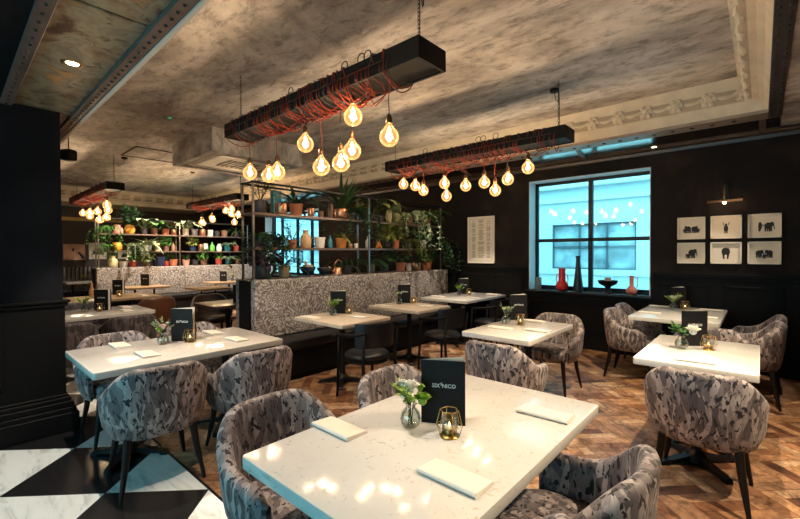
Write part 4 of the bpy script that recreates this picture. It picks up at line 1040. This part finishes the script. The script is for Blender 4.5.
def make_vase(kind, r):
    t = thing('flower_vase', 'x', 'vase of flowers')
    bm = nbm(); lathe(bm, [(0, .0), (.026, .0), (.040, .014), (.046, .035), (.040, .062), (.022, .082), (.021, .094), (.025, .100), (.022, .100), (.018, .092), (.019, .080), (.036, .060), (.042, .036), (.036, .016), (0, .008)], n=22); fin('vase', bm, CGLASS, t, smooth=60)
    bm = nbm(); lathe(bm, [(0, .009), (.034, .018), (.040, .036), (.035, .055), (0, .056)], n=18); fin('water', bm, glass('vase_water', (.93, .95, .90), .05) if 'vase_water' not in MATS else MATS['vase_water'], t)
    heads = {'rose': [((.065, -.03, .135), .047, 'w')], 'mixed': [((.0, -.01, .165), .036, 'w'), ((-.035, .02, .17), .024, 'w'), ((.05, -.0, .11), .036, 'l'), ((.04, .02, .155), .022, 'l'), ((-.03, -.03, .14), .018, 'w')],
             'small': [((-.02, 0, .15), .022, 'w'), ((.02, .01, .155), .02, 'w'), ((0, -.02, .165), .018, 'l')], 'lime': [((0, -.01, .14), .03, 'l'), ((.025, .01, .16), .024, 'l'), ((-.03, .01, .12), .02, 'l')],
             'blush': [((.01, -.015, .14), .028, 'p'), ((-.02, -.02, .12), .027, 'l'), ((.03, .02, .165), .015, 'w')], 'white': [((-.015, 0, .16), .028, 'w'), ((.02, .0, .15), .026, 'w')]}[kind]
    st = nbm()
    for (p, rr, c) in heads: tube(st, [(r.uniform(-.012, .012), r.uniform(-.012, .012), .012), (p[0]*.25, p[1]*.25, .09), p], .0018, 5)
    leaves = {'rose': 9, 'mixed': 12, 'small': 10, 'lime': 12, 'blush': 12, 'white': 12}[kind]
    fo = nbm()
    for i in range(leaves):
        a = r.uniform(1.9, 4.7) if kind in ('rose', 'mixed') else r.uniform(0, 2*PI); e = r.uniform(.7, 2.0); L = r.uniform(.09, .15); d = Vector((math.cos(a), math.sin(a), e)).normalized()
        p = Vector((0, 0, .088)); tip = p+d*L*.8
        tube(st, [(0, 0, .02), p, tip], .0014, 4)
        for k in range(5):
            q = p+d*L*(.25+.14*k); b = r.uniform(0, 2*PI)
            leaf(fo, q, (math.cos(b), math.sin(b), .5), (0, 0, 1), r.uniform(.028, .045)*(1.5 if kind == 'rose' else 1), r.uniform(.013, .02)*(1.5 if kind == 'rose' else 1), .5, seg=3)
        leaf(fo, tip, d, (1, 0, 0), .04, .018, .3, seg=3)
    fin('stems', st, STEMM, t); fin('leaves', fo, GREENB if kind in ('lime', 'mixed', 'white') else (GREEN if kind == 'rose' else SAGE), t)
    for (p, rr, c) in heads:
        bm = nbm(); p = Vector(p)
        bmesh.ops.create_icosphere(bm, subdivisions=2, radius=rr*.55, matrix=Matrix.Translation(p))
        for lay, (n, el, ss) in enumerate(((6, 1.5, .75), (8, .8, .95), (9, .2, 1.05))):
            for k in range(n):
                a = k*2*PI/n+lay; d = Vector((math.cos(a), math.sin(a), el)).normalized()
                leaf(bm, p+d*rr*.25, d, (0, 0, 1) if lay else (-math.sin(a), math.cos(a), 0), rr*ss, rr*.95, -.5, seg=3, fold=.5)
        fin('flower', bm, {'w': WHITEP, 'l': GREENB, 'p': PINKP}[c], t, smooth=80)
    return t
def make_napkin():
    bm = nbm(); L, W = .225, .115; V = []
    # cloth folded in three, thick rolled fold on the near edge
    prof = [(-W/2+.009, .0005), (W/2, .0005), (W/2+.001, .003), (W/2-.004, .0045), (W/2-.001, .008), (W/2-.006, .010), (-W/2+.018, .017), (-W/2+.010, .019), (-W/2+.003, .016), (-W/2, .010), (-W/2+.003, .003)]
    for x, k in ((-L/2, .96), (-L/2+.004, 1), (L/2-.004, 1), (L/2, .94)): V.append([bm.verts.new((x+.003*math.sin(q*2.1), p[0], p[1]*k)) for q, p in enumerate(prof)])
    n = len(prof)
    for a, b in zip(V, V[1:]):
        for k in range(n): bm.faces.new((a[k], a[(k+1) % n], b[(k+1) % n], b[k]))
    bm.faces.new(V[0]); bm.faces.new(V[-1][::-1]); recalc(bm)
    return fin('napkin', bm, LINEN, smooth=40)
MENU = Proto(make_menu()); LANT = Proto(make_lantern()); NAP = Proto(make_napkin()); NAP.o['category'] = 'napkin'
ZT = .76
def setting(tn, menu, lant, vase, naps, kind, fl, seed, zt=ZT):
    """menu (x,y,facing deg)"""
    if menu: MENU.put((menu[0], menu[1], zt+.0005), R(menu[2]), 'black menu card with white lettering on %s' % tn, 'black menu cards')
    if lant: LANT.put((lant[0], lant[1], zt+.0005), R(20), 'gold wire tealight lantern on %s' % tn, 'gold tealight lanterns')
    if vase:
        v = make_vase(kind, random.Random(seed)); v.location = (vase[0], vase[1], zt+.0005); v.rotation_euler.z = R(40); v['label'] = '%s in a glass vase on %s' % (fl, tn); v['group'] = 'table flower vases'
    for (x, y, a, w) in naps: NAP.put((x, y, zt), R(a), 'folded white napkin on %s, %s' % (tn, w), 'folded napkins')
CAMR = 41.7
setting('the big foreground table', (-1.02, 1.42, 28), (-.935, 1.345), (-1.11, 1.31), [(-1.32, 1.09, 0, 'near its left corner'), (-.745, 1.10, 0, 'lowest in the photo'), (-.73, 1.81, 3, 'at its far right end')], 'mixed', 'white and green flowers', 1)
setting('the left white table', (-3.66, 1.325, 38), (-3.58, 1.36), (-3.66, 1.18), [(-3.36, .98, 0, 'front edge above the back-turned chair'), (-3.86, .93, 0, 'rear left corner'), (-3.36, 1.66, 0, 'right end'), (-3.82, 1.66, 0, 'behind the candle')], 'blush', 'blush and lime flowers', 2)
setting('the rear left white table', (-6.50, 1.36, 40), (-6.38, 1.32), (-6.44, 1.18), [(-6.20, 1.57, 0, 'right end'), (-6.62, 1.66, 0, 'far side')], 'lime', 'tall pale green sprigs', 3)
setting('the nearest bistro table', (-3.87, 3.20, 42), (-3.76, 3.28), (-3.80, 3.06), [(-3.45, 3.18, 0, 'right side'), (-3.88, 2.80, 0, 'left corner')], 'lime', 'lime green flowers', 4)
setting('the second bistro table', (-3.93, 4.50, 42), (-3.80, 4.56), (-3.90, 4.36), [(-3.45, 4.42, 0, 'right side'), (-3.95, 4.08, 0, 'left corner')], 'small', 'small mixed cream flowers', 5)
setting('the white table at the banquette end', (-3.98, 6.18, 42), (-3.83, 6.12), (-3.90, 5.92), [(-3.53, 6.44, 0, 'far right'), (-4.08, 5.55, 0, 'near left'), (-3.5, 5.72, 0, 'near right'), (-4.05, 6.42, 0, 'by the wall')], 'lime', 'tall lime tulip-like flowers', 6)
setting('the centre table', (-1.98, 4.17, 42), (-1.83, 3.90), (-1.98, 3.88), [(-1.89, 3.60, 0, 'nearest edge'), (-1.82, 4.20, 0, 'window end'), (-1.56, 3.70, 0, 'right side')], 'small', 'cream and yellow wild flowers', 7)
setting('the right front table', (-.385, 3.90, 36), (-.29, 3.82), (-.45, 3.74), [(-.33, 3.36, 5, 'nearest edge above the chair back')], 'rose', 'large white rose with dark leaves', 8)
setting('the rear right table', (-.80, 6.36, 38), (-.72, 6.28), (-.83, 6.16), [(-1.0, 5.68, 0, 'near left corner'), (-1.02, 6.42, 0, 'far left corner'), (-.46, 5.66, 0, 'near right corner'), (-.46, 6.42, 0, 'far right corner')], 'white', 'small white flowers', 9)
setting('the oak table beyond the rear left table', (-8.75, 2.08, 40), (-8.30, 2.00), None, [(-8.2, 2.35, 0, 'right end')], '', '', 10)
setting('the left oak table by the far banquette', (-10.75, 3.10, 45), None, None, [], '', '', 11)
setting('the right oak table by the far banquette', (-10.75, 4.95, 45), None, (-10.75, 5.2), [], 'white', 'small white flowers', 12)
setting('the dark round-cornered table', (-5.87, 2.95, 60), None, None, [], '', '', 13)
setting('the small white table far behind', None, None, (-13.8, 2.5), [], 'lime', 'green sprigs', 14)
bm = nbm(); lathe(bm, [(0, 0), (.04, 0), (.045, .1), (.02, .16), (.018, .24), (0, .24)], n=14)
tag(fin('pepper_mill', bm, OAK, smooth=50, loc=(-8.75, 1.70, ZT)), 'wooden pepper mill on the oak table beside its black menu', 'pepper mill')

# ------------------------------------------------------------------ window sill vases
SILL = W1[2]+.003
t = thing('red_vase', 'tall red vase with cylindrical neck and looped handles at the left of the sill', 'vase', (-2.40, 6.63, SILL))
bm = nbm(); lathe(bm, [(0, 0), (.05, 0), (.085, .03), (.10, .075), (.09, .12), (.055, .155), (.052, .30), (.056, .36), (.048, .36), (.045, .16), (0, .12)], n=24); fin('body', bm, mat('bright_red_glaze', (.62, .03, .03), .3), t, smooth=60)
for s in (-1, 1): bm = nbm(); tube(bm, [(s*.05, 0, .27), (s*.085, 0, .25), (s*.095, 0, .17), (s*.08, 0, .12)], .007, 6); fin('handle', bm, MATS['bright_red_glaze'], t)
bm = nbm(); lathe(bm, [(0, 0), (.075, 0), (.078, .03), (.055, .22), (.035, .42), (.03, .52), (.04, .56), (.03, .56), (0, .5)], n=20)
tag(fin('dark_bottle_vase', bm, mat('charcoal_vase', (.012, .014, .018), .4), smooth=60, loc=(-2.16, 6.66, SILL)), 'tall tapering charcoal vase beside the red vase on the sill', 'vase')
t = thing('footed_bowl', 'black footed bowl holding a pale candle on the window sill', 'bowl', (-1.72, 6.63, SILL))
bm = nbm(); lathe(bm, [(0, 0), (.055, 0), (.05, .02), (.03, .07), (.05, .10), (.12, .14), (.14, .19), (.13, .19), (.11, .15), (0, .13)], n=24); fin('bowl', bm, BLACK, t, smooth=60)
bm = nbm(); lathe(bm, [(0, .135), (.045, .135), (.045, .235), (0, .235)], n=18); tag(fin('pillar_candle', bm, mat('blush_wax', (.55, .38, .32), .5), loc=(-1.72, 6.63, SILL), smooth=50), 'short blush candle standing in the black footed bowl', 'candle')
t = thing('pink_vase', 'small salmon pink vase with one thin handle at the right of the sill', 'vase', (-1.40, 6.62, SILL))
bm = nbm(); lathe(bm, [(0, 0), (.04, 0), (.07, .03), (.075, .065), (.05, .10), (.028, .125), (.027, .26), (.034, .27), (.022, .27), (0, .12)], n=22); fin('body', bm, mat('salmon_glaze', (.58, .18, .14), .4), t, smooth=60)
bm = nbm(); tube(bm, [(.028, 0, .25), (.075, 0, .25), (.078, 0, .15), (.066, 0, .09)], .005, 6); fin('handle', bm, MATS['salmon_glaze'], t)
bm = nbm(); box(bm, -.05, .05, -.03, .03, 0, .20, .01, 2)
tag(fin('blue_speaker_box', bm, mat('grey_box', (.15, .16, .17), .5), loc=(-2.80, 6.64, SILL)), 'small grey box in the left corner of the window sill', 'box')

# ------------------------------------------------------------------ framed pictures
def ellipse(cx, cz, rx, rz, n=14): return [(cx+math.cos(2*PI*k/n)*rx, cz+math.sin(2*PI*k/n)*rz) for k in range(n)]
def elephant(bm, cx, cz, s, flip=1):
    y0, y1 = 0, .001
    s *= 1.10; parts = [ellipse(cx, cz, .042*s, .036*s), ellipse(cx+flip*.036*s, cz+.018*s, .022*s, .024*s)]
    for dx in (-.030, -.008, .012, .030): parts.append([(cx+(dx-.008)*s, cz-.062*s), (cx+(dx+.008)*s, cz-.062*s), (cx+(dx+.009)*s, cz-.01*s), (cx+(dx-.009)*s, cz-.01*s)])
    parts.append([(cx+flip*.048*s, cz+.02*s), (cx+flip*.060*s, cz+.005*s), (cx+flip*.066*s, cz-.04*s), (cx+flip*.059*s, cz-.042*s), (cx+flip*.05*s, cz-.008*s)])
    return parts
def creature(k):
    P = []
    if k == 0:
        for cx, s, f in ((-.075, .42, -1), (-.035, .75, -1), (.035, .72, 1), (.078, .42, 1)): P += elephant(None, cx, -.055+.062*s-.0, s, f)
    elif k == 1:
        P += [ellipse(0, -.02, .026, .035), ellipse(0, .022, .013, .016)]
        for s in (-1, 1): P += [[(s*.014, .0), (s*.022, .005), (s*.040, .05), (s*.032, .052)], [(s*.004, -.075), (s*.018, -.075), (s*.020, -.03), (s*.004, -.03)]]
    elif k == 2:
        P += elephant(None, .04, -.005, .9, 1) + [ellipse(-.045, -.005, .02, .045), ellipse(-.05, -.04, .014, .026), [(-.03, .012), (.0, .005), (.0, -.003), (-.03, .0)]]
    elif k == 3:
        P += elephant(None, .01, .0, .95, 1) + elephant(None, -.035, -.035, .5, -1)
    elif k == 4:
        P += [ellipse(-.02, .01, .028, .042), ellipse(.02, .01, .028, .042), ellipse(0, .035, .03, .02)]
        for s in (-1, 1): P += [[(s*.012, -.07), (s*.030, -.07), (s*.042, -.0), (s*.015, -.0)]]
    else:
        P += elephant(None, -.055, -.005, .75, 1) + elephant(None, .055, -.005, .75, -1) + elephant(None, 0, -.04, .38, 1)
    return P
names5 = ['a row of four dark animal silhouettes', 'one upright silhouette with raised arms', 'a bear-like and a smaller silhouette facing', 'a large and a small silhouette together', 'one rounded front-facing silhouette', 'three silhouettes in a group']
pos5 = ['top left', 'top middle', 'top right', 'bottom left', 'bottom middle', 'bottom right']
k = 0
for (z0, z1) in ((1.665, 1.955), (1.345, 1.62)):
    for (x0, x1) in ((-.845, -.545), (-.49, -.18), (-.125, .180)):
        t = thing('framed_picture', 'white frame with %s, %s of six' % (names5[k], pos5[k]), 'picture', ((x0+x1)/2, WY-.002, (z0+z1)/2), 0, 'six framed silhouette pictures')
        hw, hh = (x1-x0)/2, (z1-z0)/2; bm = nbm(); d = .035
        for q in ((-hw, hw, hh-.016, hh), (-hw, hw, -hh, -hh+.016), (-hw, -hw+.016, -hh, hh), (hw-.016, hw, -hh, hh)): box(bm, q[0], q[1], -d, 0, q[2], q[3], .001, 1)
        fin('frame', bm, FRAMEW, t)
        bm = nbm(); box(bm, -hw+.01, hw-.01, -.008, -.003, -hh+.01, hh-.01); fin('backing', bm, PAPER, t)
        bm = nbm()
        for i, P in enumerate(creature(k)):
            f = bm.faces.new([bm.verts.new((p[0]*.88, -.0088-.00005*i, p[1]*1.12+.004)) for p in P])
        recalc(bm); 
        for f in bm.faces:
            if f.normal.y > 0: f.normal_flip()
        fin('silhouette', bm, INK, t); k += 1
# picture lamp
t = thing('picture_lamp', 'brass picture lamp with narrow bar shade glowing above the six pictures', 'wall lamp', (-.34, WY, 2.10))
bm = nbm(); box(bm, -.03, .03, -.02, 0, .06, .26, .004, 1); fin('backplate', bm, BLACKM, t)
bm = nbm(); tube(bm, [(0, -.015, .22), (0, -.10, .24), (0, -.20, .18), (0, -.26, .03)], .007, 8); fin('arm', bm, BRASS, t)
bm = nbm(); prof = [(-.29, .005), (-.275, .032), (-.245, .032), (-.23, .005), (-.235, .005), (-.25, .026), (-.27, .026), (-.285, .005)]
prism(bm, prof, 'x', -.17, .17); recalc(bm); fin('shade', bm, mat('aged_brass', (.16, .09, .04), .4, .8), t)
bm = nbm(); bmesh.ops.create_icosphere(bm, subdivisions=2, radius=.016, matrix=Matrix.Translation((0, -.26, .0))); fin('bulb', bm, mat('lamp_bulb', (1, .7, .4), .5, emit=(1, .66, .34), es=60), t)
# wall poster (framed menu) left of the window
t = thing('framed_wall_menu', 'tall cream framed sheet of small printed columns hung left of the window', 'poster', (-3.865, WY-.002, 1.735))
bm = nbm(); hw, hh = .28, .43
for q in ((-hw, hw, hh-.015, hh), (-hw, hw, -hh, -hh+.015), (-hw, -hw+.015, -hh, hh), (hw-.015, hw, -hh, hh)): box(bm, q[0], q[1], -.025, 0, q[2], q[3], .001, 1)
fin('frame', bm, FRAMEW, t)
bm = nbm(); box(bm, -hw+.01, hw-.01, -.010, -.003, -hh+.01, hh-.01); fin('sheet', bm, PAPER, t)
bm = nbm(); r = random.Random(4)
for (cx, w) in ((-.155, .10), (0, .15), (.155, .10)):
    z = .34 if cx else .37
    while z > -.33:
        ww = w*r.uniform(.45, 1)
        box(bm, cx-ww/2, cx+ww/2, -.0108, -.0101, z-.0035, z+.0035); z -= .0135 if r.random() > .12 else .03
for q in ((-.235, .235, .385, .388), (-.235, .235, -.388, -.385), (-.235, -.232, -.388, .388), (.232, .235, -.388, .388)): box(bm, q[0], q[1], -.0108, -.0101, q[2], q[3])
fin('print', bm, mat('brown_print', (.30, .20, .14), .8), t)
# far wall pictures
def farpic(y0, y1, z0, z1, lab, paint):
    t = thing('wall_photograph', lab, 'picture', (XL+.002, (y0+y1)/2, (z0+z1)/2)); hw, hh = (y1-y0)/2, (z1-z0)/2
    bm = nbm(); box(bm, 0, .03, -hw, hw, -hh, hh, .002, 1); fin('canvas', bm, paint[0], t)
    for i, (nm, m, pts) in enumerate(paint[1]):
        bm = nbm(); bm.faces.new([bm.verts.new((.031+.0006*i, p[0]*hw, p[1]*hh)) for p in pts])
        for f in bm.faces:
            f.normal_update()
            if f.normal.x < 0: f.normal_flip()
        fin(nm, bm, m, t)
farpic(2.34, 2.86, 1.33, 1.81, 'warm pink canvas with dark figure shapes on the far left wall', (mat('warm_pink_print', (.52, .27, .18), .7, var=.3, vscale=4),
       [('path_shape', mat('peach_print', (.66, .42, .30), .7), [(-.7, -1), (.2, -1), (.05, .1), (-.05, .1)]), ('dark_shape', INK, [(.25, -.05), (.45, .05), (.95, -.75), (.75, -.85)]), ('dark_spot', INK, [(-.2, .1), (-.05, .1), (-.05, .5), (-.2, .5)])]))
farpic(2.95, 3.40, 1.35, 1.86, 'pale framed picture with a grey dark shape on the far left wall', (FRAMEW, [('grey_shape', mat('grey_print', (.25, .23, .22), .7), [(-.6, -.4), (.7, -.5), (.7, .2), (0, .3), (-.6, .1)]), ('dark_figure', INK, [(-.5, -.35), (.1, -.4), (.1, -.05), (-.5, .0)])]))
farpic(3.7, 4.1, 1.35, 1.62, 'small pale picture partly hidden behind the far shelving', (PAPER, [('dark_shape', INK, [(-.6, -.6), (.5, -.6), (.3, .2), (-.3, .3)])]))
bm = nbm(); box(bm, XL, XL+.03, .9, 5.5, 2.52, 2.62); fin('trim_15', bm, mat('ochre_strip', (.55, .33, .08), .6), kind='structure')

# ------------------------------------------------------------------ outside
OUTW = mat('pale_facade', (.72, .76, .76), .8, var=.05, vscale=1)
OUTG = mat('street_stone', (.66, .68, .68), .8, var=.1, vscale=1)
OUTD = mat('facade_glass', (.42, .50, .52), .12, var=.5, vscale=2.2)
bm = nbm(); box(bm, -26, 8, WY+.4, 14, 0, .2); tag(fin('street_paving', bm, OUTG, kind=None), 'pale street paving outside the window', 'paving')
def facade(x0, x1, y, lab):
    t = thing('neighbouring_building', lab, 'building', ((x0+x1)/2, y, .2)); cx = (x0+x1)/2; zb = .2
    wins = []; x = -4.25-6*3.1
    while x < x1-2.1:
        if x > x0+.3: wins.append((x, x+2.02))
        x += 3.1
    W0, W1_ = 1.06-zb, 2.24-zb
    bm = nbm(); box(bm, x0-cx, x1-cx, .12, .5, 0, 9)
    for i, a in enumerate([x0]+[w[1] for w in wins]):
        nxt = (wins[i][0] if i < len(wins) else x1); box(bm, a-cx, nxt-cx, 0, .12, W0, W1_)
    box(bm, x0-cx, x1-cx, 0, .12, 0, W0); box(bm, x0-cx, x1-cx, 0, .12, W1_, 9)
    for z, o in ((.72, .06), (2.62, .10), (2.98, .22)): box(bm, x0-cx, x1-cx, -o, 0, z, z+.07)
    for w in wins: box(bm, w[0]-.62-cx, w[0]-.46-cx, -.05, 0, 0, 2.6)
    fin('wall', bm, OUTW, t)
    for (a, b) in wins:
        bm = nbm(); fw = .035
        for q in ((a, b, W0, W0+fw), (a, b, W1_-fw, W1_), (a, a+fw, W0, W1_), (b-fw, b, W0, W1_), (a, b, W0+.56, W0+.60), (a+.68, a+.715, W0, W1_), (a+1.34, a+1.375, W0, W1_)): box(bm, q[0]-cx, q[1]-cx, .03, .08, q[2], q[3])
        w = fin('window', bm, mat('facade_frame', (.12, .15, .17), .5) if 'facade_frame' not in MATS else MATS['facade_frame'], t)
        bm = nbm(); box(bm, a-cx, b-cx, .085, .095, W0, W1_); fin('pane', bm, OUTD, w)
facade(-26, 6, 11.0, 'pale building with wide grid windows across the street')

# ------------------------------------------------------------------ world and lights
w = bpy.data.worlds.new('World'); S.world = w; w.use_nodes = True; nt = w.node_tree
bg = nt.nodes['Background']; bg.inputs[0].default_value = (.25, .76, .91, 1); bg.inputs[1].default_value = 5.0
def portal(x, y, z, sx, sz, rot):
    l = bpy.data.lights.new('portal', 'AREA'); l.shape = 'RECTANGLE'; l.size = sx; l.size_y = sz; l.cycles.is_portal = True
    o = bpy.data.objects.new('window_portal', l); COL.objects.link(o); o.location = (x, y, z); o.rotation_euler = rot
portal((W1[0]+W1[1])/2, WY+.33, (W1[2]+W1[3])/2, 1.75, 1.78, (R(-90), 0, 0))
portal((W2[0]+W2[1])/2, WY+.33, (W2[2]+W2[3])/2, 2.65, 1.78, (R(-90), 0, 0))
portal((FR[0]+FR[1])/2, YB-.2, (FR[2]+FR[3])/2, FR[1]-FR[0], FR[3]-FR[2], (R(90), 0, 0))
def spot(x, y, z, tx, ty, tz, watt, ang, col=(1, .85, .68), blend=.3, r=.02):
    l = bpy.data.lights.new('spot', 'SPOT'); l.energy = watt; l.color = col; l.spot_size = R(ang); l.spot_blend = blend; l.shadow_soft_size = r
    o = bpy.data.objects.new('ceiling_spot', l); COL.objects.link(o); o.location = (x, y, z)
    o.rotation_euler = (Vector((tx, ty, tz))-Vector((x, y, z))).to_track_quat('-Z', 'Y').to_euler()
spot(-1.75, .95, 3.3, -1.0, 1.45, .76, 225, 84)               # foreground table
spot(-3.27, .555, 2.70, -3.5, 1.15, .76, 240, 80)             # bronze downlight over the left table
spot(.45, 4.6, 2.9, -.40, 3.75, .76, 75, 62)                 # right front table
spot(.30, 6.0, 2.9, -.75, 5.9, .76, 130, 56)                  # rear right table
spot(-.4, 3.4, 3.3, -.9, 4.2, 0, 430, 70, (1, .80, .54))                     # floor between the right tables
spot(-3.3, 5.4, 3.3, -3.75, 5.8, .76, 260, 50)
spot(-2.9, 3.2, 3.3, -3.8, 3.6, .76, 150, 70)
spot(-4.4, 1.9, 3.3, -6.3, 1.4, .76, 230, 60)
spot(-10.2, 3.5, 3.3, -11.6, 3.6, .9, 560, 90)
spot(-10.2, 5.2, 3.3, -11.6, 5.2, .9, 420, 80)
spot(-13.4, 2.2, 3.3, -13.9, 2.5, .76, 100, 60)
spot(-7.9, 2.2, 3.3, -8.2, 2.0, .76, 120, 60)
spot(.9, 2.6, 2.9, .1, 2.4, 0, 450, 80, (1, .80, .54))
lamp_point(-.34, WY-.26, 2.085, 3.2, (1, .62, .32), .012)

# ------------------------------------------------------------------ camera
yaw, pitch, roll = R(41.7), R(-.92), R(.25)
f = Vector((-math.sin(yaw)*math.cos(pitch), math.cos(yaw)*math.cos(pitch), math.sin(pitch)))
rr = Vector((math.cos(yaw), math.sin(yaw), 0)); u = rr.cross(f)
r2 = rr*math.cos(roll)-u*math.sin(roll); u2 = u*math.cos(roll)+rr*math.sin(roll)
cd = bpy.data.cameras.new('Camera'); cam = bpy.data.objects.new('Camera', cd); COL.objects.link(cam)
cd.sensor_width = 36; cd.lens = 405.3/800*36; cd.clip_start = .05; cd.clip_end = 200
M = Matrix((r2, u2, -f)).transposed().to_4x4(); M.translation = Vector((0, 0, 1.5)); cam.matrix_world = M
S.camera = cam
S.view_settings.view_transform = 'Standard'; S.view_settings.look = 'None'; S.view_settings.gamma = 1; S.view_settings.use_curve_mapping = False
S.view_settings.exposure = 0
S.cycles.use_denoising = True; S.cycles.max_bounces = 8; S.cycles.transparent_max_bounces = 16; S.cycles.caustics_reflective = False; S.cycles.caustics_refractive = False
S.cycles.sample_clamp_indirect = 4
